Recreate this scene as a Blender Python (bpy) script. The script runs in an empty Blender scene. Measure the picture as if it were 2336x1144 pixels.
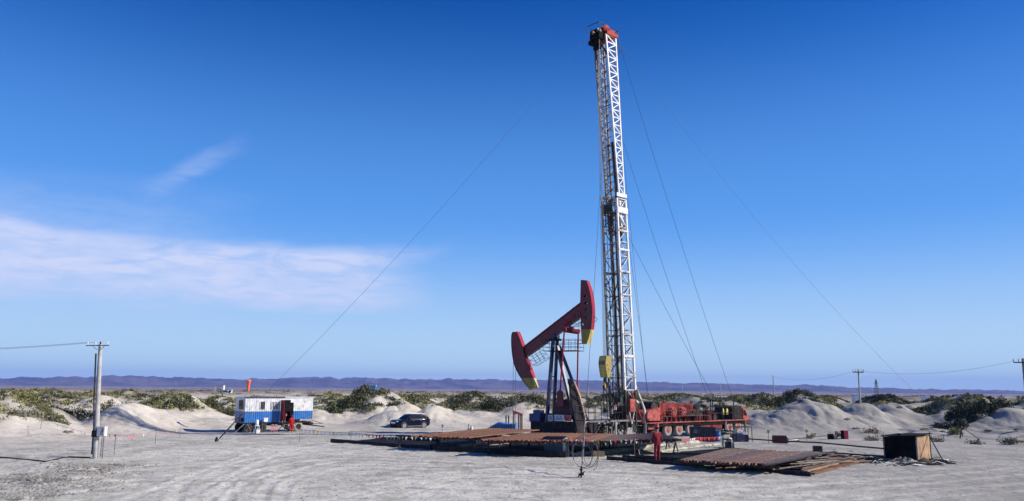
import bpy, bmesh, math, random
import numpy as np
from mathutils import Vector, Matrix
random.seed(7); rng = np.random.default_rng(11)
S = bpy.context.scene; COL = S.collection
R = math.radians
# ---------------------------------------------------------------- camera
FPX, CX, CY, HZ = 1820.0, 1168.0, 572.0, 885.0
TH = math.atan((HZ-CY)/FPX); RO = R(0.5)
CAMZ = 3.9
C0 = Vector((0, 0, CAMZ))
FW = Vector((0, math.cos(TH), math.sin(TH)))
r0 = Vector((1, 0, 0)); u0 = Vector((0, -math.sin(TH), math.cos(TH)))
RI = r0*math.cos(RO)+u0*math.sin(RO); UP = u0*math.cos(RO)-r0*math.sin(RO)
cd = bpy.data.cameras.new('camera'); cam = bpy.data.objects.new('camera', cd); COL.objects.link(cam)
cam.matrix_world = Matrix(((RI.x, UP.x, -FW.x, 0), (RI.y, UP.y, -FW.y, 0), (RI.z, UP.z, -FW.z, CAMZ), (0, 0, 0, 1)))
cd.sensor_width = 36; cd.lens = FPX/2336*36; cd.clip_start = 0.1; cd.clip_end = 40000
S.camera = cam
# ---------------------------------------------------------------- world, sun, exposure
SUN_EL, SUN_AZ = R(31), R(95)          # azimuth clockwise from +Y (the view direction)
S.view_settings.view_transform = 'Standard'; S.view_settings.look = 'None'
S.view_settings.gamma = 1; S.view_settings.use_curve_mapping = False
S.view_settings.exposure = 0.32
sd = Vector((math.sin(SUN_AZ)*math.cos(SUN_EL), math.cos(SUN_AZ)*math.cos(SUN_EL), math.sin(SUN_EL)))
ld = bpy.data.lights.new('sun', 'SUN'); sun = bpy.data.objects.new('sun', ld); COL.objects.link(sun)
ld.energy = 5.0; ld.angle = R(0.5); ld.color = (1.0, 0.92, 0.80)
sun.rotation_euler = sd.to_track_quat('Z', 'Y').to_euler(); sun.location = (0, 0, 60)
W = bpy.data.worlds.new('World'); S.world = W; W.use_nodes = True
wn = W.node_tree; wn.nodes.clear()
def nd(t, ty, **k):
    n = t.nodes.new(ty)
    for a, b in k.items(): setattr(n, a, b)
    return n
def mth(t, op, a, b=None, c=None, clamp=False):
    n = t.nodes.new('ShaderNodeMath'); n.operation = op; n.use_clamp = clamp
    for i, v in enumerate((a, b, c)):
        if v is None: continue
        if isinstance(v, (int, float)): n.inputs[i].default_value = v
        else: t.links.new(v, n.inputs[i])
    return n.outputs[0]
def sstep(t, v, a, b, o0=0.0, o1=1.0):
    n = t.nodes.new('ShaderNodeMapRange'); n.interpolation_type = 'SMOOTHSTEP'
    t.links.new(v, n.inputs[0]); n.inputs[1].default_value = a; n.inputs[2].default_value = b
    n.inputs[3].default_value = o0; n.inputs[4].default_value = o1
    return n.outputs[0]
def mixc(t, f, a, b, mode='MIX'):
    n = t.nodes.new('ShaderNodeMix'); n.data_type = 'RGBA'; n.blend_type = mode; n.clamp_factor = True
    for i, v in ((0, f), (6, a), (7, b)):
        if isinstance(v, (int, float)): n.inputs[i].default_value = v
        elif isinstance(v, tuple): n.inputs[i].default_value = (v+(1,))[:4]
        else: t.links.new(v, n.inputs[i])
    return n.outputs[2]
sky = nd(wn, 'ShaderNodeTexSky', sky_type='NISHITA'); sky.sun_disc = False
sky.sun_elevation = SUN_EL; sky.sun_rotation = SUN_AZ; sky.altitude = 600
sky.air_density = 1.0; sky.dust_density = 0.25; sky.ozone_density = 3.5
hs = nd(wn, "ShaderNodeHueSaturation"); hs.inputs["Saturation"].default_value = 1.42; hs.inputs["Hue"].default_value = 0.522
wn.links.new(sky.outputs[0], hs.inputs['Color'])
tc = nd(wn, 'ShaderNodeTexCoord'); sx = nd(wn, 'ShaderNodeSeparateXYZ'); wn.links.new(tc.outputs['Generated'], sx.inputs[0])
az = mth(wn, 'MULTIPLY', mth(wn, 'ARCTAN2', sx.outputs[0], sx.outputs[1]), 57.2958)
el = mth(wn, 'MULTIPLY', mth(wn, 'ARCSINE', sx.outputs[2]), 57.2958)
cmb = nd(wn, 'ShaderNodeCombineXYZ'); wn.links.new(mth(wn, 'MULTIPLY', az, 0.22), cmb.inputs[0]); wn.links.new(el, cmb.inputs[1])
def wnoise(scale, det, off, dist=0.0):
    mp = nd(wn, 'ShaderNodeMapping'); mp.inputs['Location'].default_value = (off, off*.7, 0)
    wn.links.new(cmb.outputs[0], mp.inputs[0])
    n = nd(wn, 'ShaderNodeTexNoise'); n.inputs['Scale'].default_value = scale; n.inputs['Detail'].default_value = det
    n.inputs['Distortion'].default_value = dist; n.inputs['Roughness'].default_value = .55
    wn.links.new(mp.outputs[0], n.inputs['Vector']); return n.outputs['Fac']
n1 = wnoise(0.16, 6, 3.1, .6); n2 = wnoise(0.5, 6, 9.0, .8)
# upper and lower edge of the cloud bank, both wandering with noise
elw = mth(wn, 'ADD', el, mth(wn, 'MULTIPLY', mth(wn, 'SUBTRACT', n1, .5), 4.2))
elw = mth(wn, 'ADD', elw, mth(wn, 'MULTIPLY', mth(wn, 'SUBTRACT', n2, .5), 1.3))
bank = mth(wn, 'MULTIPLY', sstep(wn, elw, 4.7, 6.4), sstep(wn, elw, 10.2, 8.9))
bank = mth(wn, 'MULTIPLY', bank, sstep(wn, mth(wn, 'ADD', az, mth(wn, 'MULTIPLY', n2, 9.0)), 0.0, -7.0))
bank = mth(wn, 'MULTIPLY', bank, sstep(wn, az, -50, -27, 0.15, 1.0))
veil = mth(wn, 'MULTIPLY', sstep(wn, elw, 2.0, 8.5), sstep(wn, elw, 14.0, 9.5))
veil = mth(wn, 'MULTIPLY', veil, sstep(wn, mth(wn, 'ADD', az, mth(wn, 'MULTIPLY', n1, 14.0)), -9.0, -18.0))
# thin diagonal wisp above the bank
ca, sa = math.cos(R(33)), math.sin(R(33))
da = mth(wn, 'SUBTRACT', az, -22.3); de = mth(wn, 'SUBTRACT', el, 14.4)
ru = mth(wn, 'ADD', mth(wn, 'MULTIPLY', da, ca), mth(wn, 'MULTIPLY', de, sa))
rv = mth(wn, 'ADD', mth(wn, 'SUBTRACT', mth(wn, 'MULTIPLY', de, ca), mth(wn, 'MULTIPLY', da, sa)), mth(wn, 'MULTIPLY', mth(wn, 'SUBTRACT', n2, .5), 1.6))
wisp = mth(wn, 'MULTIPLY', sstep(wn, mth(wn, 'ABSOLUTE', ru), 4.6, 0.8), sstep(wn, mth(wn, 'ABSOLUTE', rv), 1.0, 0.1))
dens = mth(wn, 'ADD', mth(wn, 'MULTIPLY', bank, .85), mth(wn, 'MULTIPLY', veil, .30))
dens = mth(wn, 'ADD', dens, mth(wn, 'MULTIPLY', wisp, .26))
n3 = wnoise(1.3, 7, 21.0, 1.2)
dens = mth(wn, 'MULTIPLY', dens, sstep(wn, n2, .25, .65, .6, 1.05))
dens = mth(wn, 'MULTIPLY', dens, sstep(wn, n3, .3, .62, .62, 1.08), clamp=True)
azure = sstep(wn, el, 30, 5, 0, .90)
low = sstep(wn, el, -1, 12.5, .88, 0)
skyc = mixc(wn, azure, hs.outputs[0], (1.05, 3.25, 7.7))
skyc = mixc(wn, low, skyc, (5.1, 6.9, 7.9))
skyc = mixc(wn, dens, skyc, (5.2, 5.8, 7.9))
bg = nd(wn, 'ShaderNodeBackground'); bg.inputs['Strength'].default_value = 0.10
wo = nd(wn, 'ShaderNodeOutputWorld'); wn.links.new(skyc, bg.inputs[0]); wn.links.new(bg.outputs[0], wo.inputs[0])

# ---------------------------------------------------------------- noise and terrain height
def vnoise(x, y, seed=0):
    xi = np.floor(x).astype(np.int64); yi = np.floor(y).astype(np.int64); fx = x-xi; fy = y-yi
    fx = fx*fx*(3-2*fx); fy = fy*fy*(3-2*fy)
    def h(a, b):
        n = (a*374761393 + b*668265263 + seed*974634777) & 0xffffffff
        n = ((n ^ (n >> 13))*1274126177) & 0xffffffff
        return ((n ^ (n >> 16)) & 0xffff)/65535.0
    return (h(xi, yi)*(1-fx)+h(xi+1, yi)*fx)*(1-fy)+(h(xi, yi+1)*(1-fx)+h(xi+1, yi+1)*fx)*fy
def fbm(x, y, seed=0, o=4, g=.5):
    s = 0; a = 1; t = 0
    for i in range(o):
        s = s+a*vnoise(x*2**i+i*17.3, y*2**i-i*9.1, seed+i); t += a; a *= g
    return s/t
def ss(v, a, b):
    t = np.clip((v-a)/(b-a), 0, 1); return t*t*(3-2*t)
def base_z(d):
    return -0.7*ss(d, 52, 88)+0.5*ss(d, 130, 220)-0.5*ss(d, 300, 700)-13*ss(d, 500, 3000)
def ray(px, py): return FW*FPX+RI*(px-CX)+UP*(CY-py)
def G(px, py, z=0.0):
    """point on the levelled ground (plus z) seen at a photo position"""
    d = ray(px, py); zz = 0.0
    for _ in range(12):
        t = (zz+z-CAMZ)/d.z; p = C0+d*t; zz = float(base_z(np.float64(math.hypot(p.x, p.y))))
    return Vector((p.x, p.y, zz))
def WY(px, py, Y):
    d = ray(px, py); return C0+d*(Y/d.y)
def gz(x, y): return float(base_z(np.float64(math.hypot(x, y))))
# named dunes: photo x, crest y, distance, half width left/right (m), depth (m), vegetation, sharpness
DUNES = [
 (30, 908, 74, 9, 5.0, 8, .75, 1.0), (-130, 915, 66, 9, 7, 9, .5, 1.0), (150, 925, 100, 5, 5, 6, .25, 1.0),
 (300, 921, 82, 4.3, 3.6, 6, .12, 1.3), (232, 908, 105, 4.5, 4, 6, .25, 1.1), (412, 899, 112, 5.0, 4.5, 9, .8, 1.0),
 (505, 908, 125, 4, 5, 8, .9, 1.0), (345, 935, 88, 4, 4, 5, .15, 1.2), (740, 936, 104, 4, 3, 5, .05, 1.1),
 (868, 899, 112, 6.5, 6.0, 8, .75, 1.0), (935, 905, 122, 5, 6, 8, .85, 1.0), (905, 938, 98, 4.5, 3.0, 5, .10, 1.2), (985, 928, 104, 3.6, 3.4, 6, .06, 1.4),
 (1075, 897, 138, 5.5, 5, 8, .95, 1.0), (1120, 925, 116, 5, 4, 6, .5, 1.0), (1200, 912, 122, 7, 6, 7, .95, 1.0), (1300, 908, 150, 8, 9, 9, .9, 1.0),
 (1420, 905, 160, 9, 9, 9, .9, 1.0), (1560, 905, 165, 9, 9, 9, .85, 1.0), (1690, 908, 135, 6, 6, 7, .9, 1.0), (1740, 903, 128, 5, 6, 6, .7, 1.0),
 (1842, 917, 100, 7.0, 6.8, 8, .10, 1.0), (1832, 903, 125, 7, 5.5, 7, .95, 1.0), (1962, 930, 108, 5.2, 4.6, 6, .03, 1.0),
 (2020, 905, 150, 6, 6, 8, 1.0, 1.0), (2075, 922, 125, 5.5, 6.5, 7, .08, 1.0), (2135, 922, 130, 4.5, 5, 6, .1, 1.0), (2150, 906, 165, 9, 9, 8, 1.0, 1.0),
 (2215, 908, 110, 7.5, 5.5, 7, 1.0, 1.0), (2300, 906, 170, 9, 12, 8, 1.0, 1.0), (2292, 938, 97, 4.2, 7, 6, .05, 1.0), (2380, 915, 120, 8, 9, 7, .6, 1.0),
 (2500, 920, 100, 9, 9, 9, .6, 1.0), (-300, 915, 95, 9, 9, 9, .6, 1.0), (640, 915, 150, 9, 7, 8, .6, 1.0)]
DN = []
for px, py, D, wl, wr, dp, vg, sh in DUNES:
    p = WY(px, py, D); DN.append((p.x, p.y, max(.4, p.z-gz(p.x, p.y)), wl, wr, dp, vg, sh))
def pad_edge(x, y):
    a = np.degrees(np.arctan2(x, y))
    e = np.interp(a, [-180, -60, -34, -29, -24, -20, -10, 0, 15, 22, 27, 34, 60, 180], [60, 55, 57, 62, 72, 84, 92, 96, 92, 84, 82, 72, 60, 60])
    return e+5*(fbm(x*.06, y*.06, 5, 3)-.5)
RUTS = []
for pts, w, dep in [
    ([(300, 1160), (470, 1090), (620, 1030), (740, 1012), (800, 1008)], .55, .05), ([(455, 1160), (462, 1110), (500, 1080), (600, 1048), (760, 1030), (900, 1040)], .35, .06),
    ([(530, 1160), (560, 1105), (640, 1070), (760, 1048), (900, 1052), (1100, 1060)], .35, .06), ([(570, 1160), (600, 1105), (680, 1078), (800, 1062), (1000, 1068)], .35, .06),
    ([(800, 1130), (1000, 1085), (1200, 1072), (1330, 1075), (1600, 1090)], .35, .05), ([(760, 1155), (1000, 1098), (1250, 1088), (1600, 1105), (2000, 1098)], .35, .05),
    ([(0, 1135), (150, 1118), (300, 1100), (500, 1082), (700, 1075)], .3, .07), ([(60, 1150), (250, 1122), (420, 1100), (650, 1092)], .3, .07),
    ([(0, 1100), (110, 1085), (260, 1075), (420, 1060), (600, 1058)], .3, .06), ([(1300, 1135), (1600, 1112), (1900, 1098), (2336, 1062)], .5, .06),
    ([(1350, 1150), (1700, 1128), (2000, 1105), (2336, 1075)], .5, .06), ([(1900, 1150), (2100, 1128), (2336, 1112)], .4, .08), ([(1500, 1150), (1900, 1135), (2336, 1093)], .4, .06),
    ([(420, 1000), (520, 1004), (620, 1012), (700, 1012)], .5, .05), ([(330, 1040), (450, 1034), (560, 1024), (640, 1016)], .5, .05)]:
    PP = [G(a, b) for a, b in pts]
    for off in (-.85, .85):
        QQ = []
        for i_, q in enumerate(PP):
            d_ = PP[min(i_+1, len(PP)-1)]-PP[max(i_-1, 0)]; d_.z = 0; d_.normalize(); QQ.append(q+Vector((-d_.y, d_.x, 0))*off)
        RUTS.append((QQ, .22, dep*.55))
def ruts(x, y):
    out = np.zeros_like(x); sel = (np.hypot(x, y) < 95) & (y > 15)
    xs, ys = x[sel], y[sel]; tot = np.zeros_like(xs); comp = np.zeros_like(xs)
    for pts, w, dep in RUTS:
        P = np.array([(p.x, p.y) for p in pts]); t = np.linspace(0, len(P)-1, 40)
        X = np.interp(t, range(len(P)), P[:, 0]); Y = np.interp(t, range(len(P)), P[:, 1])
        for _ in range(3): X[1:-1] = (X[:-2]+X[2:])/2; Y[1:-1] = (Y[:-2]+Y[2:])/2
        d = np.full_like(xs, 1e9)
        for i in range(len(X)-1):
            ax, ay, bx, by = X[i], Y[i], X[i+1], Y[i+1]; L = (bx-ax)**2+(by-ay)**2+1e-9
            tt = np.clip(((xs-ax)*(bx-ax)+(ys-ay)*(by-ay))/L, 0, 1)
            d = np.minimum(d, np.hypot(xs-ax-tt*(bx-ax), ys-ay-tt*(by-ay)))
        d = d+.5*(vnoise(xs*.8, ys*.8, 77)-.5)*w
        dep = dep*.45; tot -= dep*np.exp(-(d/w)**2); tot += dep*.8*np.exp(-((d-1.6*w)/(.5*w))**2)*(.5+vnoise(xs*1.6, ys*1.6, 55))
        comp = np.maximum(comp, np.exp(-(d/(w*1.5))**2))
    for px_, py_, ra_, rb_ in ((820, 1125, 9, 5), (1100, 1125, 8, 4), (620, 1030, 6, 4), (1500, 1130, 8, 3)):
        p_ = G(px_, py_); comp = np.maximum(comp, .85*np.exp(-((xs-p_.x)/ra_)**2-((ys-p_.y)/rb_)**2))
    out[sel] = tot; c = np.zeros_like(x); c[sel] = comp
    return out, c
def terrain(x, y):
    x = np.asarray(x, float); y = np.asarray(y, float); d = np.hypot(x, y)
    z = base_z(d); veg = np.zeros_like(d)
    e = pad_edge(x, y); out = ss(d, e, e+22)
    # small hummocks
    hm = fbm(x/16, y/16, 21, 3); hm2 = fbm(x/7, y/7, 33, 3)
    amp = out*(2.0*ss(d, 90, 120)*(1-.62*ss(d, 150, 230))+.4)
    hum = amp*(ss(hm, .45, .8)*1.1+ss(hm2, .55, .85)*.4)
    z = z+hum
    veg = out*ss(hm+.4*hm2, .68, .97)*ss(d, 100, 125)*1.15*(.45+.55*ss(vnoise(x/38, y/30, 133), .35, .6))
    veg = veg*(1-.35*ss(d, 160, 260))*(1-.5*ss(d, 350, 700))
    # the dunes one can tell apart
    wx = 2.2*(fbm(x/5, y/5, 51, 3)-.5); wy = 2.2*(fbm(x/5, y/5, 61, 3)-.5)
    big = np.zeros_like(z)
    for (cx, cy, h, wl, wr, dp, vg, sh) in DN:
        m = (np.abs(x-cx) < 3*max(wl, wr)) & (np.abs(y-cy) < 3.2*dp)
        if not m.any(): continue
        dx = x[m]-cx+wx[m]; dy = (y[m]-cy+wy[m])/dp
        dx = np.where(dx < 0, dx/wl, dx/wr); r = np.sqrt(dx*dx+dy*dy)+1e-6
        f = np.exp(-(r**(2.0/(1+.35*(sh-1))))*1.15)*(1+.12*(fbm(x[m]/2.2, y[m]/2.2, 151, 4)-.5)-.11*ss(1-np.abs(2*fbm(x[m]/1.7, y[m]/5, 161, 3)-1), .7, 1)*ss(r, .2, .7))*(1-ss(r, 1.5, 2.6)); f = f/np.exp(-0.0)
        hh = h*f; old = big[m]; big[m] = np.maximum(old, hh)
        k = np.where(hh > old, f, 0)
        # scrub sits on the crest and the windward (left) flank, slip face stays bare
        vv = vg*ss(f, .15, .5)*(1.2-.65*ss(dx, -.5, .9))*ss(fbm(x[m]/2.6, y[m]/2.6, 81, 3)+.28*(vg-.45), .32, .60)
        veg[m] = np.where(k > .12, vv*.95, veg[m])
    z = z+big-hum*np.clip(big/1.2, 0, 1)*.8
    # loose sand texture
    nr = 1-ss(d, 120, 220)
    z = z+nr*(.09*(fbm(x/4, y/2.2, 91, 4)-.5)+.07*(fbm(x*1.1, y*1.6, 95, 3)-.5))
    z = z+(1-ss(d, 60, 100))*.065*(fbm(x*1.7, y*2.2, 107, 4, .65)-.5); z = z+nr*.30*out*ss(np.abs(fbm(x/3.5, y/6, 111, 3)-.5), 0, .25)
    z = z+nr*.16*out*(fbm(x/1.6, y/1.6, 99, 3)-.5)
    # churned spoil at the lower left
    p = G(90, 1095); m = np.exp(-(((x-p.x)/5)**2+((y-p.y)/3)**2)); z = z+.5*m*(fbm(x/1.3, y/1.3, 103, 4)-.45)
    p = G(140, 1068); m = np.exp(-(((x-p.x)/3)**2+((y-p.y)/1.2)**2)); z = z+.22*m
    return z, np.clip(veg, 0, 1)
# ---------------------------------------------------------------- materials
MATS = {}
def hexc(c): return c
def mat(name, col, rough=.6, metal=0., var=.18, scale=6., dirt=None, dirt_amt=.35, dscale=2.5, bump=.0, spec=.4, coat=0.):
    if name in MATS: return MATS[name]
    m = bpy.data.materials.new(name); m.use_nodes = True; t = m.node_tree; b = t.nodes['Principled BSDF']
    tcn = nd(t, 'ShaderNodeTexCoord')
    n = nd(t, 'ShaderNodeTexNoise'); n.inputs['Scale'].default_value = scale; n.inputs['Detail'].default_value = 5
    t.links.new(tcn.outputs['Object'], n.inputs['Vector'])
    lo = tuple(max(0, c*(1-var*1.6)) for c in col); hi = tuple(min(1, c*(1+var*1.2)) for c in col)
    c = mixc(t, sstep(t, n.outputs['Fac'], .3, .7), lo, hi)
    if dirt:
        n3 = nd(t, 'ShaderNodeTexNoise'); n3.inputs['Scale'].default_value = dscale; n3.inputs['Detail'].default_value = 8; n3.inputs['Roughness'].default_value = .7
        t.links.new(tcn.outputs['Object'], n3.inputs['Vector'])
        c = mixc(t, sstep(t, n3.outputs['Fac'], .62-dirt_amt*.45, .75-dirt_amt*.3), c, dirt)
    t.links.new(c, b.inputs['Base Color'])
    b.inputs['Roughness'].default_value = rough; b.inputs['Metallic'].default_value = metal
    b.inputs['Specular IOR Level'].default_value = spec; b.inputs['Coat Weight'].default_value = coat
    if bump:
        bp = nd(t, 'ShaderNodeBump'); bp.inputs['Strength'].default_value = bump; bp.inputs['Distance'].default_value = .03
        t.links.new(n.outputs['Fac'], bp.inputs['Height']); t.links.new(bp.outputs[0], b.inputs['Normal'])
    MATS[name] = m; return m
def ground_mat():
    m = bpy.data.materials.new('sand_ground'); m.use_nodes = True; t = m.node_tree; b = t.nodes['Principled BSDF']
    g = nd(t, 'ShaderNodeNewGeometry'); pos = g.outputs['Position']
    def noi(scale, det=5, sc=(1, 1, 1), rough=.55, off=0):
        mp = nd(t, 'ShaderNodeMapping'); mp.inputs['Scale'].default_value = sc; mp.inputs['Location'].default_value = (off, off, 0)
        t.links.new(pos, mp.inputs[0]); n = nd(t, 'ShaderNodeTexNoise'); n.inputs['Scale'].default_value = scale
        n.inputs['Detail'].default_value = det; n.inputs['Roughness'].default_value = rough; t.links.new(mp.outputs[0], n.inputs['Vector']); return n.outputs['Fac']
    def att(nm):
        a = nd(t, 'ShaderNodeAttribute'); a.attribute_name = nm; return a.outputs['Fac']
    out, veg, comp, far = att('outer'), att('veg'), att('rut'), att('far')
    pad = mixc(t, sstep(t, noi(.05, 6), .35, .65), (.53, .505, .435), (.68, .648, .565))
    pad = mixc(t, sstep(t, noi(.35, 9, (1, .45, 1), .75, 7), .44, .66), pad, (.35, .331, .285))
    pad = mixc(t, sstep(t, noi(1.1, 8, (1, .8, 1), .8, 3), .54, .70), pad, (.63, .60, .54))
    pad = mixc(t, sstep(t, noi(3.1, 6, (1, 1, 1), .8, 21), .60, .72), pad, (.17, .158, .14))
    pad = mixc(t, sstep(t, noi(.6, 7, (.35, 1.6, 1), .7, 41), .50, .64), pad, (.34, .323, .28))
    pad = mixc(t, sstep(t, noi(.9, 7, (.3, 1.5, 1), .7, 57), .54, .66), pad, (.73, .70, .615))
    pad = mixc(t, sstep(t, noi(6.5, 6, (1, 1, 1), .85, 63), .42, .60, 0, .55), pad, (.21, .20, .18))
    pad = mixc(t, mth(t, 'MULTIPLY', comp, sstep(t, noi(.8, 6, rough=.7), .35, .6)), pad, (.64, .61, .55))
    # greyer, darker colour towards the right, on yard and dune sand
    sp = nd(t, 'ShaderNodeSeparateXYZ'); t.links.new(pos, sp.inputs[0])
    grey_right = mth(t, 'MULTIPLY', sstep(t, mth(t, 'ADD', sp.outputs[0], mth(t, 'MULTIPLY', noi(.08, 3), 16)), 14, 30), .5)
    pad = mixc(t, mth(t, 'MULTIPLY', grey_right, sstep(t, out, .6, 0)), pad, (.235, .23, .215))
    sand = mixc(t, sstep(t, noi(.25, 5, off=4), .35, .65), (.44, .405, .345), (.575, .535, .47))
    sand = mixc(t, sstep(t, noi(1.4, 8, (1, 1, 1.5), .75, 31), .52, .70), sand, (.30, .27, .225))
    sand = mixc(t, sstep(t, mth(t, 'ADD', sp.outputs[0], mth(t, 'MULTIPLY', noi(.05, 3), 14)), 12, 38, 0, .75), sand, (.285, .277, .255))
    c = mixc(t, out, pad, sand)
    plain = mixc(t, sstep(t, noi(.012, 6, (1, .5, 1), .65, 2), .42, .6), (.17, .125, .12), (.33, .29, .26))
    plain = mixc(t, sstep(t, noi(.05, 5, (1, .4, 1), .7, 12), .55, .66), plain, (.42, .38, .34))
    c = mixc(t, far, c, plain)
    scr = mixc(t, sstep(t, noi(.5, 5, off=8), .4, .6), (.085, .085, .05), (.17, .165, .085))
    vm = mth(t, 'MULTIPLY', veg, sstep(t, noi(1.3, 6, rough=.75, off=15), .34, .52))
    vm = mth(t, 'MULTIPLY', vm, .85)
    c = mixc(t, vm, c, scr)
    t.links.new(c, b.inputs['Base Color']); b.inputs['Roughness'].default_value = .95; b.inputs['Specular IOR Level'].default_value = .1
    bp = nd(t, 'ShaderNodeBump'); bp.inputs['Strength'].default_value = .9; bp.inputs['Distance'].default_value = .09
    t.links.new(mth(t, 'ADD', noi(2.5, 8, rough=.75), mth(t, 'MULTIPLY', noi(.9, 4, (1, .7, 1)), 1.2)), bp.inputs['Height'])
    t.links.new(bp.outputs[0], b.inputs['Normal'])
    return m
# ---------------------------------------------------------------- tagging
def tag(o, label=None, cat=None, group=None, kind=None):
    if label: o['label'] = label
    if cat: o['category'] = cat
    if group: o['group'] = group
    if kind: o['kind'] = kind
    return o
def np_mesh(name, V, F, mats, smooth=False, mi=None):
    me = bpy.data.meshes.new(name); n = F.shape[1]
    me.vertices.add(len(V)); me.vertices.foreach_set('co', V.astype(np.float32).ravel())
    me.loops.add(F.size); me.loops.foreach_set('vertex_index', F.astype(np.int32).ravel())
    me.polygons.add(len(F)); me.polygons.foreach_set('loop_start', np.arange(0, F.size, n, dtype=np.int32))
    if smooth: me.polygons.foreach_set('use_smooth', np.ones(len(F), bool))
    if mi is not None: me.polygons.foreach_set('material_index', mi.astype(np.int32))
    me.update(calc_edges=True)
    for m in mats: me.materials.append(m)
    return me
def link(name, me, parent=None, loc=(0, 0, 0)):
    o = bpy.data.objects.new(name, me); COL.objects.link(o); o.location = loc
    if parent: o.parent = parent
    return o
# ---------------------------------------------------------------- ground sheet
fine = np.linspace(-41, 41, 900); coarse = np.linspace(41, 319, 120)[1:-1]
ANG = np.radians(np.concatenate([fine, coarse])); NA = len(ANG)
rr = [2, 6, 11, 16, 20, 23]
r = 24.0
while r < 11000:
    rr.append(r)
    r += .16 if r < 62 else (.3 if r < 130 else (.9 if r < 220 else r*.009))
RR = np.array(rr); NR = len(RR)
RG, AG = np.meshgrid(RR, ANG, indexing='ij'); X = RG*np.sin(AG); Y = RG*np.cos(AG)
Z, VG = terrain(X.ravel(), Y.ravel()); rz, rc = ruts(X.ravel(), Y.ravel()); Z = Z+rz
V = np.stack([X.ravel(), Y.ravel(), Z], 1)
ii, jj = np.meshgrid(np.arange(NR-1), np.arange(NA), indexing='ij'); j2 = (jj+1) % NA
F = np.stack([ii*NA+jj, (ii+1)*NA+jj, (ii+1)*NA+j2, ii*NA+j2], -1).reshape(-1, 4)[:, ::-1]
me = np_mesh('ground', V, F, [ground_mat()], True)
DD = np.hypot(V[:, 0], V[:, 1]); EE = pad_edge(V[:, 0], V[:, 1])
for nm, arr in (('veg', VG), ('rut', rc), ('outer', ss(DD, EE-6, EE+8)), ('far', ss(DD+120*(fbm(V[:, 0]/60, V[:, 1]/60, 7, 3)-.5), 260, 520))):
    at = me.attributes.new(nm, 'FLOAT', 'POINT'); at.data.foreach_set('value', arr.astype(np.float32))
tag(link('ground', me), kind='structure')
def tz(x, y): return float(terrain(np.array([x]), np.array([y]))[0][0]+ruts(np.array([x]), np.array([y]))[0][0])
def on(px, py):
    p = G(px, py); p.z = tz(p.x, p.y); return p
# ---------------------------------------------------------------- far hills
hc = [(-900, 860), (0, 860), (130, 857), (300, 856), (500, 862), (700, 858), (900, 860), (1170, 863), (1400, 866), (1560, 869), (1700, 874), (1850, 877), (2000, 883), (2130, 887), (2336, 890), (3200, 896)]
na = 1100; th = np.linspace(-52, 52, na)
pxs = [math.degrees(math.atan2(ray(p, q).x, ray(p, q).y)) for p, q in hc]
els = [math.tan(math.asin(ray(p, q).normalized().z)) for p, q in hc]
rows = np.linspace(0, 1, 34); Vh = []
for rw in rows:
    Dh = 7400+2200*rw
    x = Dh*np.sin(np.radians(th)); y = Dh*np.cos(np.radians(th))
    crest = (np.interp(th, pxs, els)*8600+CAMZ)+26*(fbm(th*1.6, th*0+3, 71, 5, .62)-.5)+10*(fbm(th*7, th*0+9, 73, 3)-.5)
    n = fbm(x/700, y/700, 3, 5, .55); rid = 1-np.abs(2*fbm(x/260, y/420, 8, 5, .6)-1)
    prof = ss(np.float64(rw), 0, .5)*(1-ss(np.float64(rw), .62, 1.0)*1.0)
    z = -24+(crest+24)*prof*(.62+.34*n+.42*(rid-.75)*(.4+.6*prof))
    Vh.append(np.stack([x, y, z], 1))
Vh = np.concatenate(Vh)
ii, jj = np.meshgrid(np.arange(len(rows)-1), np.arange(na-1), indexing='ij')
Fh = np.stack([ii*na+jj, ii*na+jj+1, (ii+1)*na+jj+1, (ii+1)*na+jj], -1).reshape(-1, 4)
tag(link('hills', np_mesh('hills', Vh, Fh, [mat('hill_rock', (.085, .062, .065), .95, 0, .5, .004, (.15, .11, .10), .3, .002)], True)), kind='structure')
# ---------------------------------------------------------------- haze
hm_ = bpy.data.materials.new('haze'); hm_.use_nodes = True; t = hm_.node_tree; t.nodes.clear()
pv = nd(t, 'ShaderNodeVolumePrincipled'); pv.inputs['Color'].default_value = (.27, .42, 1.0, 1); pv.inputs['Density'].default_value = .000082
oo = nd(t, 'ShaderNodeOutputMaterial'); t.links.new(pv.outputs[0], oo.inputs['Volume'])
bm = bmesh.new(); bmesh.ops.create_cube(bm, size=1)
for v in bm.verts: v.co = Vector((v.co.x*24000, v.co.y*24000, -12 if v.co.z < 0 else 190))
me = bpy.data.meshes.new('haze'); bm.to_mesh(me); bm.free(); me.materials.append(hm_)
tag(link('haze', me), kind='stuff')
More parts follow.
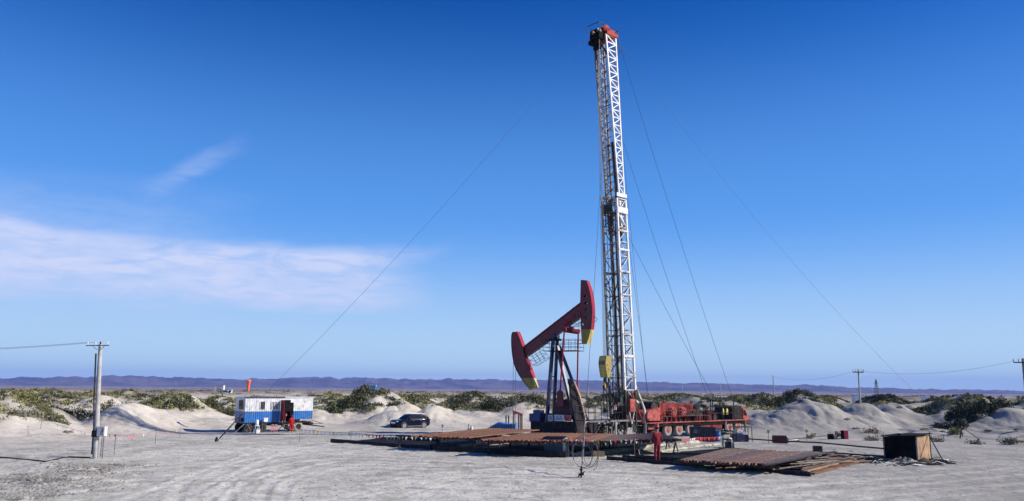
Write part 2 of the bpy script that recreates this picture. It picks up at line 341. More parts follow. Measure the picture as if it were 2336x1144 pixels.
# ---------------------------------------------------------------- scrub as ground cover
def leafy(cx, cy, cz, rad, hgt, K, lf, mi, seedr, up=.35):
    """K small triangles in a low dome round each centre; all arrays per clump"""
    N = len(cx); a = seedr.random((N, K))*6.283; q = np.sqrt(seedr.random((N, K)))
    hz = seedr.random((N, K))
    x = cx[:, None]+np.cos(a)*q*rad[:, None]; y = cy[:, None]+np.sin(a)*q*rad[:, None]
    z = cz[:, None]+hgt[:, None]*hz*(1-.75*q*q)
    P = np.stack([x, y, z], -1).reshape(-1, 3)
    s = (lf[:, None]*(.6+.8*seedr.random((N, K)))).reshape(-1)
    d1 = seedr.normal(size=(N*K, 3)); d1[:, 2] = np.abs(d1[:, 2])*up*2+up; d1 /= np.linalg.norm(d1, axis=1)[:, None]
    d2 = seedr.normal(size=(N*K, 3)); d2 -= (d2*d1).sum(1)[:, None]*d1; d2 /= np.linalg.norm(d2, axis=1)[:, None]
    A = P-d2*s[:, None]*.33; B = P+d2*s[:, None]*.33; Cc = P+d1*s[:, None]
    Vv = np.stack([A, B, Cc], 1).reshape(-1, 3); Ff = np.arange(len(Vv)).reshape(-1, 3)
    return Vv, Ff, np.repeat(mi, K)
MV = [mat('scrub_olive', (.125, .128, .062), .9, 0, .3, 3, spec=.1), mat('scrub_yellow', (.25, .245, .10), .9, 0, .25, 3, spec=.1),
      mat('scrub_grey', (.22, .21, .17), .9, 0, .25, 3, spec=.1), mat('scrub_dark', (.07, .078, .042), .9, 0, .3, 3, spec=.1), mat('scrub_dry', (.33, .27, .17), .9, 0, .2, 3, spec=.1)]
def scatter(name, dmin, dmax, n, vmin, rad, hgt, K, lf, p, up=.35):
    a = np.radians(rng.uniform(-38, 38, n)); d = np.sqrt(rng.uniform(dmin**2, dmax**2, n))
    x = d*np.sin(a); y = d*np.cos(a); z, v = terrain(x, y)
    k = v > vmin[0]+(vmin[1]-vmin[0])*rng.random(n); x, y, z, d = x[k], y[k], z[k], d[k]; m = len(x)
    patch = fbm(x/6, y/6, 141, 2)
    mi = rng.choice(len(MV), m, p=p); mi = np.where((patch > .55) & (rng.random(m) < .6), 1, mi); mi = np.where((patch < .42) & (rng.random(m) < .6), 3, mi)
    Vv, Ff, M = leafy(x, y, z-.05, rad*(.5+rng.random(m)), hgt*(.5+rng.random(m)), K, lf*(.7+.6*rng.random(m)), mi, rng, up)
    o = link(name, np_mesh(name, Vv, Ff, MV, False, M)); tag(o, kind='stuff'); return o
scatter('dune_scrub', 60, 185, 95000, (.12, .85), .48, .32, 24, .22, [.34, .2, .2, .18, .08], .5)
scatter('far_scrub', 175, 620, 45000, (.35, 1.15), .8, .42, 12, .42, [.30, .08, .36, .22, .04], .4)
# ================================================================ mesh building helpers
class MB:
    def __init__(s): s.v = []; s.f = []
    def add(s, vs, fs):
        o = len(s.v); s.v += [tuple(q) for q in vs]; s.f += [tuple(i+o for i in f) for f in fs]; return s
    def box(s, x0, x1, y0, y1, z0, z1):
        if x0 > x1: x0, x1 = x1, x0
        if y0 > y1: y0, y1 = y1, y0
        if z0 > z1: z0, z1 = z1, z0
        return s.add([(x0, y0, z0), (x1, y0, z0), (x1, y1, z0), (x0, y1, z0), (x0, y0, z1), (x1, y0, z1), (x1, y1, z1), (x0, y1, z1)],
                     [(0, 3, 2, 1), (4, 5, 6, 7), (0, 1, 5, 4), (1, 2, 6, 5), (2, 3, 7, 6), (3, 0, 4, 7)])
    def bar(s, p, q, w, h=None):
        p, q = Vector(p), Vector(q); h = h or w; d = (q-p).normalized()
        a = d.cross(Vector((0, 0, 1)));  a = Vector((1, 0, 0)) if a.length < 1e-3 else a.normalized(); b = a.cross(d)
        vs = [e+a*i*w/2+b*j*h/2 for e in (p, q) for i, j in ((-1, -1), (1, -1), (1, 1), (-1, 1))]
        return s.add(vs, [(0, 1, 2, 3), (7, 6, 5, 4), (0, 4, 5, 1), (1, 5, 6, 2), (2, 6, 7, 3), (3, 7, 4, 0)])
    def tube(s, pts, r, n=8, r2=None, cap=True):
        pts = [Vector(p) for p in pts]; o = len(s.v); m = len(pts); prev = None
        for i, p in enumerate(pts):
            d = (pts[min(i+1, m-1)]-pts[max(i-1, 0)]).normalized()
            a = d.cross(Vector((0, 0, 1))) if prev is None else prev-d*prev.dot(d)
            if a.length < 1e-3: a = d.cross(Vector((1, 0, 0)))
            a.normalize(); prev = a; b = d.cross(a); rad = r if r2 is None else r+(r2-r)*i/(m-1)
            if isinstance(r, (list, tuple)): rad = r[i]
            for k in range(n):
                t = 2*math.pi*k/n; s.v.append(tuple(p+(a*math.cos(t)+b*math.sin(t))*rad))
        for i in range(m-1):
            for k in range(n):
                s.f.append((o+i*n+k, o+i*n+(k+1) % n, o+(i+1)*n+(k+1) % n, o+(i+1)*n+k))
        if cap: s.f.append(tuple(o+k for k in range(n))[::-1]); s.f.append(tuple(o+(m-1)*n+k for k in range(n)))
        return s
    def cyl(s, p, q, r, n=16, r2=None): return s.tube([p, q], r, n, r2)
    def prism(s, poly, y0, y1):
        """poly of (x,z) extruded from y0 to y1"""
        n = len(poly); A = sum(poly[i][0]*poly[(i+1) % n][1]-poly[(i+1) % n][0]*poly[i][1] for i in range(n))
        if A < 0: poly = poly[::-1]
        vs = [(x, y0, z) for x, z in poly]+[(x, y1, z) for x, z in poly]
        return s.add(vs, [tuple(range(n)), tuple(range(2*n-1, n-1, -1))]+[(i, i+n, (i+1) % n+n, (i+1) % n) for i in range(n)])
    def loft(s, rings, cap=True):
        n = len(rings[0]); o = len(s.v)
        for rg in rings: s.v += [tuple(q) for q in rg]
        for i in range(len(rings)-1):
            for k in range(n): s.f.append((o+i*n+k, o+i*n+(k+1) % n, o+(i+1)*n+(k+1) % n, o+(i+1)*n+k))
        if cap: s.f.append(tuple(o+k for k in range(n))[::-1]); s.f.append(tuple(o+(len(rings)-1)*n+k for k in range(n)))
        return s
    def ball(s, c, rx, ry=None, rz=None, n=12, m=8, z0=-1.0):
        ry = ry or rx; rz = rz or rx; rings = []
        for i in range(m+1):
            t = z0+(1-z0)*i/m; ph = math.asin(max(-1, min(1, t))); q = max(.02, math.cos(ph))
            rings.append([(c[0]+rx*q*math.cos(2*math.pi*k/n), c[1]+ry*q*math.sin(2*math.pi*k/n), c[2]+rz*t) for k in range(n)])
        return s.loft(rings)
    def lathe(s, prof, c=(0, 0, 0), axis='z', n=20, cap=True):
        rings = []
        for r, h in prof:
            rg = []
            for k in range(n):
                a = 2*math.pi*k/n; p, q = r*math.cos(a), r*math.sin(a)
                rg.append((c[0]+p, c[1]+q, c[2]+h) if axis == 'z' else ((c[0]+q, c[1]+h, c[2]+p) if axis == 'y' else (c[0]+h, c[1]+p, c[2]+q)))
            rings.append(rg)
        return s.loft(rings, cap)
    def mesh(s, name, m, smooth=True, bevel=0):
        me = bpy.data.meshes.new(name); me.from_pydata(s.v, [], s.f)
        bm = bmesh.new(); bm.from_mesh(me); bmesh.ops.recalc_face_normals(bm, faces=bm.faces)
        if bevel: bmesh.ops.bevel(bm, geom=[e for e in bm.edges if len(e.link_faces) == 2 and e.calc_face_angle(0) > .6], offset=bevel, segments=2, affect='EDGES', clamp_overlap=True)
        bm.to_mesh(me); bm.free()
        if smooth:
            me.polygons.foreach_set('use_smooth', np.ones(len(me.polygons), bool)); me.set_sharp_from_angle(angle=R(38))
        me.materials.append(m); return me
    def obj(s, name, m, parent=None, label=None, smooth=True, bevel=0, loc=(0, 0, 0), **k):
        o = link(name, s.mesh(name, m, smooth, bevel), parent, loc)
        if label: o['label'] = label
        for a, b in k.items(): o[a] = b
        return o
def T(name, label, cat, loc=(0, 0, 0), ang=0.0, group=None):
    o = bpy.data.objects.new(name, None); COL.objects.link(o); o.location = loc; o.rotation_euler = (0, 0, ang)
    o.empty_display_size = .3; return tag(o, label, cat, group)
def copyo(o, parent=None, loc=None, rot=None):
    c = o.copy(); COL.objects.link(c)
    if parent is not None: c.parent = parent
    if loc is not None: c.location = loc
    if rot is not None: c.rotation_euler = rot
    return c
class Fr:
    def __init__(s, O, ang):
        s.O = Vector(O); s.a = ang; s.u = Vector((math.cos(ang), math.sin(ang), 0)); s.v = Vector((-math.sin(ang), math.cos(ang), 0))
    def p(s, px, py, y=0.0):
        d = ray(px, py); t = ((s.O+s.v*y-C0).dot(s.v))/d.dot(s.v); q = C0+d*t-s.O
        return (q.dot(s.u), y, q.z)
    def xz(s, px, py, y=0.0): a = s.p(px, py, y); return (a[0], a[2])
    def poly(s, pts, y=0.0): return [s.xz(a, b, y) for a, b in pts]
    def w(s, l): return s.O+s.u*l[0]+s.v*l[1]+Vector((0, 0, l[2]))
def cable(p, q, sag, n=16):
    p, q = Vector(p), Vector(q); return [p.lerp(q, i/n)-Vector((0, 0, 4*sag*(i/n)*(1-i/n))) for i in range(n+1)]
def pts_local(pts, O): return [Vector(p)-Vector(O) for p in pts]
# ---------------------------------------------------------------- palette
DUST = (.30, .28, .25)
m_white = mat('white_paint', (.74, .75, .76), .5, 0, .06, 3, (.42, .40, .37), .28, 1.5)
m_offwhite = mat('weathered_white_paint', (.62, .62, .60), .55, 0, .12, 4, (.16, .13, .11), .42, 2.2)
m_grease = mat('greasy_steel', (.022, .020, .018), .5, .1, .4, 5, (.085, .065, .05), .36, 3, spec=.3)
m_dark = mat('black_steel', (.016, .016, .017), .6, .1, .3, 6, (.06, .05, .045), .25, spec=.2)
m_jackred = mat('shaded_red_paint', (.17, .010, .022), .42, 0, .10, 2, (.10, .045, .04), .30, 1.6, coat=.1)  # darkened so the pumpjack sides carry their shade in the colour
m_jackred2 = mat('bright_lit_red_paint', (.36, .014, .03), .5, 0, .12, 3, (.16, .03, .03), .30, 1.6, spec=.25)  # brighter copy for sunlit head and tail faces; also plain red parts
m_navy = mat('navy_paint', (.009, .014, .06), .4, 0, .15, 3, (.10, .09, .09), .16, 3, coat=.2)
m_yellow = mat('shaded_yellow_paint', (.40, .29, .06), .5, 0, .12, 3, (.12, .09, .05), .3, 3)  # darker yellow, shade painted into the sides of the tips
m_yellow2 = mat('bright_lit_yellow_paint', (.62, .50, .13), .45, 0, .10, 3, (.25, .2, .1), .22, 3)  # lighter yellow, sunlight painted into tip faces; also plain yellow parts
m_blue = mat('blue_paint', (.03, .16, .45), .45, 0, .08, 3, (.10, .16, .26), .2, 2)
m_bluegrey = mat('grey_blue_paint', (.045, .095, .155), .55, 0, .15, 3, (.08, .085, .09), .22, 2)
m_rigred = mat('faded_red_paint', (.30, .026, .022), .55, 0, .22, 3, (.06, .022, .02), .44, 2.0, spec=.2)
m_pink = mat('sun_faded_pink_paint', (.45, .10, .085), .6, 0, .2, 3, (.12, .04, .035), .36, 2.2, spec=.2)
m_maroon = mat('oily_maroon_paint', (.09, .015, .02), .5, 0, .3, 3, (.03, .02, .02), .4, 3)
m_rubber = mat('dusty_rubber', (.24, .23, .21), .85, 0, .3, 5, DUST, .5, 3)
m_rubberd = mat('black_rubber', (.025, .025, .025), .8, 0, .3, 5, (.1, .09, .08), .3, 3)
m_grime_shade = mat('grimy_shaded_mast_paint', (.21, .205, .195), .6, 0, .3, 3, (.05, .04, .035), .45, 1.6)  # dark tone is grime plus painted shade on the far mast legs
m_crown = mat('crown_red', (.36, .014, .004), .6, 0, .12, 3, (.14, .012, .008), .2, spec=.15)
m_rust = mat('rusty_tubing', (.135, .068, .045), .75, .2, .35, 3, (.09, .045, .035), .45, 1.2)
m_rust2 = mat('orange_rust', (.25, .11, .045), .8, .1, .3, 3, (.15, .07, .04), .35, 1.5)
m_pipe = mat('brown_steel_tubing', (.10, .078, .068), .6, .4, .3, 3, (.18, .085, .05), .35, 1.0)
m_steel = mat('worn_grey_steel', (.22, .22, .22), .5, .6, .2, 5, (.12, .08, .06), .3, 3)
m_conc = mat('pale_concrete', (.42, .415, .40), .85, 0, .12, 3, (.30, .29, .27), .35, 1.2, bump=.3)
m_liner = mat('black_membrane', (.010, .010, .011), .85, 0, .4, 1.2, (.06, .055, .05), .2, .8, bump=.3, spec=.1)
m_cloth = mat('pale_felt', (.43, .41, .34), .95, 0, .2, 3, (.20, .19, .15), .35, 1.2, bump=.5)
m_glass = mat('dark_glass', (.008, .009, .012), .05, 0, .2, 2, spec=.25)
m_navycar = mat('dark_blue_car_paint', (.006, .008, .022), .10, 0, .1, 2, spec=.12)
m_chrome = mat('bright_metal', (.62, .62, .63), .28, .9, .08, 5)
m_lamp = mat('clear_lamp_lens', (.72, .74, .78), .15, 0, .05, 5, spec=.8)
m_cover = mat('red_work_cloth', (.22, .010, .022), .9, 0, .2, 8, (.17, .02, .03), .3, 5, bump=.4)
m_coverd = mat('oily_dark_work_cloth', (.035, .03, .035), .9, 0, .3, 8, (.08, .04, .03), .3, 5)
m_helmet = mat('red_helmet_plastic', (.62, .03, .03), .3, 0, .05, 5, coat=.3)
m_skin = mat('tanned_skin', (.30, .16, .10), .6, 0, .1, 9)
m_hair = mat('black_hair', (.015, .012, .01), .8, 0, .2, 20)
m_glove = mat('white_cotton', (.62, .60, .57), .9, 0, .1, 9)
m_boot = mat('dusty_white_shoe', (.50, .48, .45), .8, 0, .15, 9)
m_orange = mat('orange_nylon', (.85, .16, .06), .8, 0, .1, 5)
m_wood = mat('weathered_board', (.36, .25, .15), .85, 0, .2, 5, (.2, .15, .1), .35, 2)
m_cable = mat('galvanised_cable', (.10, .10, .105), .5, .5, .2, 5)
m_black = mat('black_shade_sheet', (.007, .007, .007), .85, 0, .4, 2, (.02, .018, .016), .3, 1.5, spec=.1)  # plain black parts, and painted shade on shed front and trailer doorway
m_tan = mat('rusty_tan_sheet', (.40, .25, .15), .8, 0, .15, 2, (.20, .12, .07), .38, 1.6)
# ================================================================ workover rig: carrier truck with its mast
pA, pB = G(1525, 998), G(1688, 990)
ANG_T = math.atan2(pB.y-pA.y, pB.x-pA.x); ANG_T = max(R(28), min(R(42), ANG_T))
O = G(1455, 1001); O = pA-Vector((math.cos(ANG_T), math.sin(ANG_T), 0))*((pA-O).length*1.0)
O.z = gz(O.x, O.y)
TF = Fr(O, ANG_T)
rig = T('workover_rig', 'red workover rig truck on eight wheel pairs carrying the tall white lattice mast', 'drilling rig', O, ANG_T)
WD = 2.5   # carrier width
def X(px, py, y=0.0): return TF.p(px, py, y)
def zx(px, py, y=0.0): return TF.xz(px, py, y)
# wheels, near and far side
def tyre_mesh(r, w):
    t = MB().lathe([(r*.56, 0), (r*.9, -.0), (r*.985, w*.12), (r, w*.3), (r, w*.7), (r*.985, w*.88), (r*.9, w), (r*.56, w)], axis='y', n=26, cap=False)
    for k in range(26):
        a = 2*math.pi*k/26; c, s_ = math.cos(a), math.sin(a)
        t.bar((c*r*.985, w*.1, s_*r*.985), (c*r*.985, w*.9, s_*r*.985), r*.10, r*.035)
    return t
rw = (zx(1525, 970)[1]-zx(1525, 998)[1])/2
tyre = tyre_mesh(rw, .36).mesh('tyre', m_rubber)
rim = MB().lathe([(rw*.58, .02), (rw*.55, .0), (rw*.5, .07), (rw*.24, .09), (rw*.22, .0), (rw*.1, -.03), (.01, -.03), (.01, .3), (rw*.5, .3)], axis='y', n=20)
for k in range(8):
    a = k*math.pi/4; rim.cyl((rw*.36*math.cos(a), .03, rw*.36*math.sin(a)), (rw*.36*math.cos(a), .08, rw*.36*math.sin(a)), .03, 6)
rim = rim.mesh('rim', m_pink)
for px in (1525, 1550.5, 1576, 1665.5, 1685):
    s_ = zx(px, 984, 0)[0]
    for side in (0, 1):
        wme = tyre if side == 0 else tyre
        wh = T('wheel', None, None); wh.parent = rig; wh.location = (s_, 0 if side == 0 else WD, rw)
        if side: wh.rotation_euler = (0, 0, math.pi)
        link('tyre', tyre, wh); link('rim', rim, wh)
    MB().cyl((s_, .2, rw), (s_, WD-.2, rw), .11, 10).obj('axle', m_dark, rig)
zd = zx(1560, 962)[1]; s0 = zx(1474, 962)[0]; s1 = zx(1697, 958)[0]; s2 = zx(1711, 967)[0]
MB().box(s0, s1, .25, .50, zd-.34, zd-.08).box(s0, s1, WD-.5, WD-.25, zd-.34, zd-.08).obj('chassis_rail', m_maroon, rig)
MB().box(s0, s1, -.08, WD+.08, zd-.08, zd).obj('deck', m_steel, rig, bevel=.01)
m = MB()
for a, b in ((1478, 1700),): m.bar((X(a, 965)[0], -.1, zd-.04), (X(b, 961)[0], -.1, zd-.04), .05, .09)
m.obj('deck_edge', m_pink, rig)
MB().box(s0+.3, s1-.2, .62, WD-.62, zd-.95, zd-.36).box(s0+1.2, s0+2.2, .45, 2.0, zd-1.1, zd-.4).obj('axle_frame', m_grease, rig)
MB().box(s0, s1, -.02, .22, zd-.40, zd-.09).obj('side_skirt', m_black, rig)
for px0, px1 in ((1512, 1538), (1539, 1563), (1564, 1590), (1652, 1678)):
    a = zx(px0, 970)[0]; b = zx(px1, 970)[0]; MB().box(a, b, -.02, .42, zd-.30, zd-.24).obj('mudguard', m_maroon, rig)
# drawworks housing at the mast end
m = MB().prism(TF.poly([(1477, 961), (1477, 943), (1484, 937), (1508, 930), (1509, 961)]), .1, 2.1)
m.obj('drawworks_housing', m_pink, rig, bevel=.03)
c = X(1483, 950, 0); MB().lathe([(.05, -.02), (.42, -.02), (.46, .03), (.46, .12), (.05, .12)], (c[0], 0, c[2]), 'y', 20).obj('brake_drum', m_pink, rig)
# cable-wrapped main drum, black with grease
c = X(1494, 927, .6)
m = MB().lathe([(.05, -.55), (.62, -.55), (.62, -.45), (.5, -.42)]+[(.5+.03*(i % 2), -.4+i*.05) for i in range(20)]+[(.5, .62), (.62, .65), (.62, .75), (.05, .75)], (c[0], 1.1, c[2]-.08), 'y', 24)
m.obj('cable_drum', m_grease, rig)
m = MB()
for k in range(7): m.tube([(c[0]-.7+.05*k, .5+.2*k, c[2]-.1), (c[0]-.2, .5+.2*k, c[2]+.42), (c[0]+.5, .5+.2*k, c[2]+.30), (c[0]+.8, .5+.2*k, c[2]-.1)], .04, 6)
m.obj('hose', m_rubberd, rig)
# red engine housing with ribbed round cover in front
a0, a1 = zx(1513, 960)[0], zx(1591, 960)[0]; zt = zx(1550, 921)[1]
MB().box(a0, a1, .45, 2.15, zd, zt).obj('engine_housing', m_rigred, rig, bevel=.05)
m = MB()
for i in range(9):
    xx = a0+(a1-a0)*(.70+.03*i); m.box(xx, xx+.035, .42, .45, zd+.25, zt-.15)
m.obj('vent_louvre', m_maroon, rig)
for px in (1535, 1557):
    c = X(px, 940, .2); m = MB().lathe([(.05, -.22), (.30, -.22), (.34, -.16), (.44, -.14), (.47, 0), (.44, .1), (.5, .16), (.5, .26), (.05, .28)], (c[0], .2, c[2]), 'y', 24)
    for k in range(8):
        t_ = k*math.pi/4; m.bar((c[0]+.1*math.cos(t_), -.03, c[2]+.1*math.sin(t_)), (c[0]+.40*math.cos(t_), -.0, c[2]+.40*math.sin(t_)), .05)
    m.obj('brake_flange', m_pink, rig)
m = MB(); 
for i in range(12):
    xx = a0+.15+i*(a1-a0-.3)/11; m.box(xx, xx+.06, .36, .44, zd+.1, zd+.55+.25*(i % 3))
m.obj('cooling_rib', m_rigred, rig)
MB().box(X(1560, 950)[0], X(1603, 950)[0], -.02, .35, zx(1580, 948)[1], zx(1580, 944)[1]).obj('tool_shelf', m_grease, rig)
for px in (1586, 1592, 1597, 1602): c = X(px, 950); MB().cyl((c[0], .1, zd+.02), (c[0], .1, zd+.42), .07, 8).obj('gas_bottle', m_rigred, rig)
MB().tube([(a0+.9, 1.3, zt), (a0+.9, 1.3, zt+.25), (a0+1.1, 1.3, zt+.38)], .09, 8).obj('exhaust_pipe', m_grease, rig)
# black engine and air ducts
b0, b1 = zx(1594, 958)[0], zx(1645, 958)[0]
m = MB().box(b0, b1, .5, 2.1, zd, zd+.9).ball(((b0*2+b1)/3, 1.2, zd+.95), .85, .8, .62).ball(((b0+2*b1)/3, 1.2, zd+.9), .8, .8, .6)
m.obj('engine_block', m_grease, rig, bevel=.04)
c = X(1620, 945); m = MB().cyl((c[0], .35, zd+.05), (c[0], .35, zd+.95), .30, 16); m.obj('air_filter', m_pink, rig)
c = X(1634, 948); MB().box(c[0]-.28, c[0]+.28, .15, .5, zd, zd+.75).obj('fuel_filter_box', m_maroon, rig, bevel=.02)
m = MB()
for i in range(16):
    p = (b0+random.random()*(b1-b0), .3+random.random()*1.6, zd+.8); q = (b0+random.random()*(b1-b0), .3+random.random()*1.6, zd+.4+random.random()*.9)
    m.tube([p, ((p[0]+q[0])/2, p[1], max(p[2], q[2])+.3), q], .04, 6)
m.obj('engine_pipework', m_dark, rig)
random.seed(21)
for i in range(22):
    xx = random.uniform(a1, b1+.6); yy = random.uniform(.15, 1.9); w_ = random.uniform(.12, .3); hh_ = random.uniform(.4, 1.35)
    (MB().box(xx-w_, xx+w_, yy, yy+w_*1.6, zd, zd+hh_) if i % 2 else MB().cyl((xx, yy+.2, zd), (xx, yy+.2, zd+hh_), w_*.8, 12)).obj('machine_unit', random.choice((m_grease, m_black, m_dark, m_maroon)), rig, bevel=.02)
for i in range(8):
    xx = a0+.2+i*(a1-a0-.4)/7; MB().box(xx-.1, xx+.1, .30, .42, zd+.02, zd+random.uniform(.2, .6)).obj('valve_box', random.choice((m_grease, m_black, m_rigred)), rig)
# yellow-backed operator panels
for px, wd_ in ((1649, .30), (1658, .30)):
    c = X(px, 930, .1); m = MB().prism([(c[0]-wd_/2, zd+.55), (c[0]+wd_/2, zd+.55), (c[0]+wd_/2, zd+1.05), (c[0], zd+1.22), (c[0]-wd_/2, zd+1.05)], .05, .15)
    m.obj('control_panel', m_yellow2, rig, bevel=.01)
# steel cage platform over the deck near the cab
def rail_set(name, material, pts, h, levels, r, parent, n=5):
    m = MB()
    for p in pts: m.cyl(p, (p[0], p[1], p[2]+h), r, n)
    for a, b in zip(pts, pts[1:]):
        for l in levels: m.cyl((a[0], a[1], a[2]+h*l), (b[0], b[1], b[2]+h*l), r, n)
    return m.obj(name, material, parent)
g0, g1 = zx(1620, 912)[0], zx(1672, 912)[0]; ztop = zx(1650, 912)[1]
m = MB()
for xx in (g0, (g0+g1)/2, g1):
    for yy in (-.05, 1.1): m.bar((xx, yy, zd), (xx, yy, ztop), .07)
m.box(g0-.1, g1+.1, -.1, 1.15, ztop-.03, ztop+.05)
for zz in (.35, .65): m.bar((g0, -.05, zd+(ztop-zd)*zz), (g1, -.05, zd+(ztop-zd)*zz), .05); 
m.obj('cage', m_dark, rig)
rail_set('guard_rail', m_maroon, [(zx(p, 955)[0], -.06, zd) for p in (1512, 1530, 1549, 1568, 1587, 1606, 1620)], 1.05, (.5, 1), .028, rig)
# radiator and driving cab
c0, c1 = zx(1673, 955)[0], zx(1696, 955)[0]
MB().box(c0, c1, .15, 2.3, zd, zx(1685, 926)[1]).obj('radiator', m_dark, rig, bevel=.03)
m = MB()
for i in range(12): zz = zd+.1+i*.09; m.box(c0+.05, c1-.05, .11, .15, zz, zz+.04)
m.obj('radiator_slat', m_grease, rig)
m = MB().prism([(c1+.02, zd-.45), (c1+.02, zx(1697, 932)[1]), zx(1702, 930), zx(1707, 948), zx(1711, 958), zx(1711, 968), zx(1700, 968)], .05, 2.4)
m.obj('cab', m_pink, rig, bevel=.04)
a = zx(1701, 936); b_ = zx(1706, 948)
MB().prism([(c1+.12, a[1]), (a[0]-.02, a[1]), (b_[0]-.08, b_[1]), (c1+.12, b_[1])], .03, .06).obj('cab_window', m_glass, rig)
MB().prism(TF.poly([(1697, 958), (1712, 958), (1712, 969), (1706, 967)]), -.02, 2.5).obj('bumper', m_maroon, rig)
c = X(1710, 956, 0.3)
for yy in (.35, 2.0): MB().lathe([(.01, .0), (.11, .0), (.13, -.06), (.01, -.08)], (c[0]+.05, yy, c[2]), 'x', 12).obj('headlight', m_lamp, rig)
# boxes and tanks slung under the deck
for (p0, p1, t0, t1, mm, nm) in ((1480, 1494, 967, 981, m_pink, 'fuel_tank'), (1600, 1624, 968, 977, m_rigred, 'tool_box'), (1626, 1648, 968, 978, m_rigred, 'tool_box'), (1598, 1650, 976, 990, m_grease, 'battery_tray')):
    a = zx(p0, t1); b_ = zx(p1, t0); MB().box(a[0], b_[0], .05 if mm != m_grease else .12, .7, a[1], b_[1]).obj(nm, mm, rig, bevel=.02)
# outrigger jacks
for px in (1472, 1500, 1655, 1700):
    s_ = zx(px, 980)[0]
    for yy in (.0, WD):
        m = MB().cyl((s_, yy, .08), (s_, yy, zd-.1), .09, 10).box(s_-.22, s_+.22, yy-.22, yy+.22, 0, .08).cyl((s_, yy, zd-.7), (s_, yy, zd-.05), .13, 10); m.obj('outrigger_jack', m_steel, rig)
# ---------------------------------------------------------------- the mast
yn = .45; yf = yn+1.55      # near and far legs of the lattice
def seg_line(pa, pb, y):
    a, b = TF.p(*pa, y), TF.p(*pb, y)
    return lambda z: a[0]+(b[0]-a[0])*(z-a[2])/(b[2]-a[2])
f_up, r_up = seg_line((1382, 76), (1414, 470), yn), seg_line((1403, 72), (1424, 450), yn)
f_lo, r_lo = seg_line((1407, 455), (1424, 860), yn-.12), seg_line((1426, 455), (1447, 860), yn-.12)
z_top = zx(1383, 78, yn)[1]; z_j = zx(1415, 455, yn)[1]; z_ov = zx(1418, 530, yn)[1]; z_bot = zx(1436, 890, yn)[1]
print('mast', z_top, z_j, z_bot, 'ang', math.degrees(ANG_T), 'O', O, f_up(z_top), r_up(z_top), f_lo(z_bot), r_lo(z_bot))
def lattice(y0, y1, fz, rz_, za, zb, wdt, steps, parent, mleg, mbr, first=0, skip_front=True):
    for (fn, yy, nm) in ((fz, y0, 'mast_leg'), (rz_, y0, 'mast_leg'), (fz, y1, 'mast_leg'), (rz_, y1, 'mast_leg')):
        m = MB().bar((fn(za), yy, za), (fn(zb), yy, zb), wdt); m.obj(nm, mleg if yy == y0 else m_grime_shade, parent)
    hs_ = (zb-za)/steps; M_ = [MB().bar((0, 0, 0), (1, 0, 0), .06).mesh('x', mbr)]
    for i in range(steps+1):
        z = za+i*hs_
        parts = [((fz(z), y0, z), (rz_(z), y0, z)), ((rz_(z), y0, z), (rz_(z), y1, z)), ((fz(z), y1, z), (rz_(z), y1, z))]
        if i < steps:
            zu = z+hs_
            parts += [((fz(z), y0, z), (rz_(zu), y0, zu)) if i % 2 == first else ((rz_(z), y0, z), (fz(zu), y0, zu)),
                      ((rz_(z), y0, z), (rz_(zu), y1, zu)) if i % 2 else ((rz_(z), y1, z), (rz_(zu), y0, zu)),
                      ((fz(z), y1, z), (rz_(zu), y1, zu)) if i % 2 else ((rz_(z), y1, z), (fz(zu), y1, zu))]
        for k, (p, q) in enumerate(parts):
            m = MB().bar(p, q, .075 if k % 3 else .085)
            m.obj('mast_brace', (mbr if k in (0, 3) else (m_grime_shade if k in (2, 5) else m_offwhite)), parent)
mast = T('mast', None, None); mast.parent = rig
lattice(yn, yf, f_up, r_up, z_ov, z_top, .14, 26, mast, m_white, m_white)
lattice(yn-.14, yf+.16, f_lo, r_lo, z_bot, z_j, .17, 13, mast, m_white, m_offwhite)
# heavier collars where the sections lap
for py, hh in ((452, .35), (488, .55), (530, .16), (572, .14), (622, .16), (674, .12), (765, .14), (815, .22), (862, .10)):
    z = zx(1418, py, yn)[1]; m = MB()
    a, b_ = f_lo(z)-.10, r_lo(z)+.16; ya, yb = yn-.26, yf+.28
    m.box(a, b_, ya, ya+.08, z, z+hh); m.box(b_-.06, b_, ya, yb, z, z+hh); m.box(a, b_, yb-.08, yb, z, z+hh)
    m.obj('mast_collar', m_white if hh > .3 or py in (572, 815) else m_offwhite, mast)
# front cross ties on the open side
m = MB()
for py in (240, 330, 622, 674, 765, 862):
    z = zx(1400, py, yn)[1]; fn = f_up if py < 455 else f_lo; m.bar((fn(z), yn, z), (fn(z), yf, z), .07)
m.obj('front_tie', m_grease, mast)
for py, hh in ((240, 1.0), (676, 1.9)):
    z = zx(1400, py, yn)[1]; fn = f_up if py < 455 else f_lo; ym = (yn+yf)/2; m = MB()
    for d_ in (-1, 1):
        m.bar((fn(z), ym, z), (fn(z+hh*d_), yn, z+hh*d_), .06); m.bar((fn(z), ym, z), (fn(z+hh*d_), yf, z+hh*d_), .06)
    m.obj('cross_brace', m_offwhite if py < 300 else m_dark, mast)
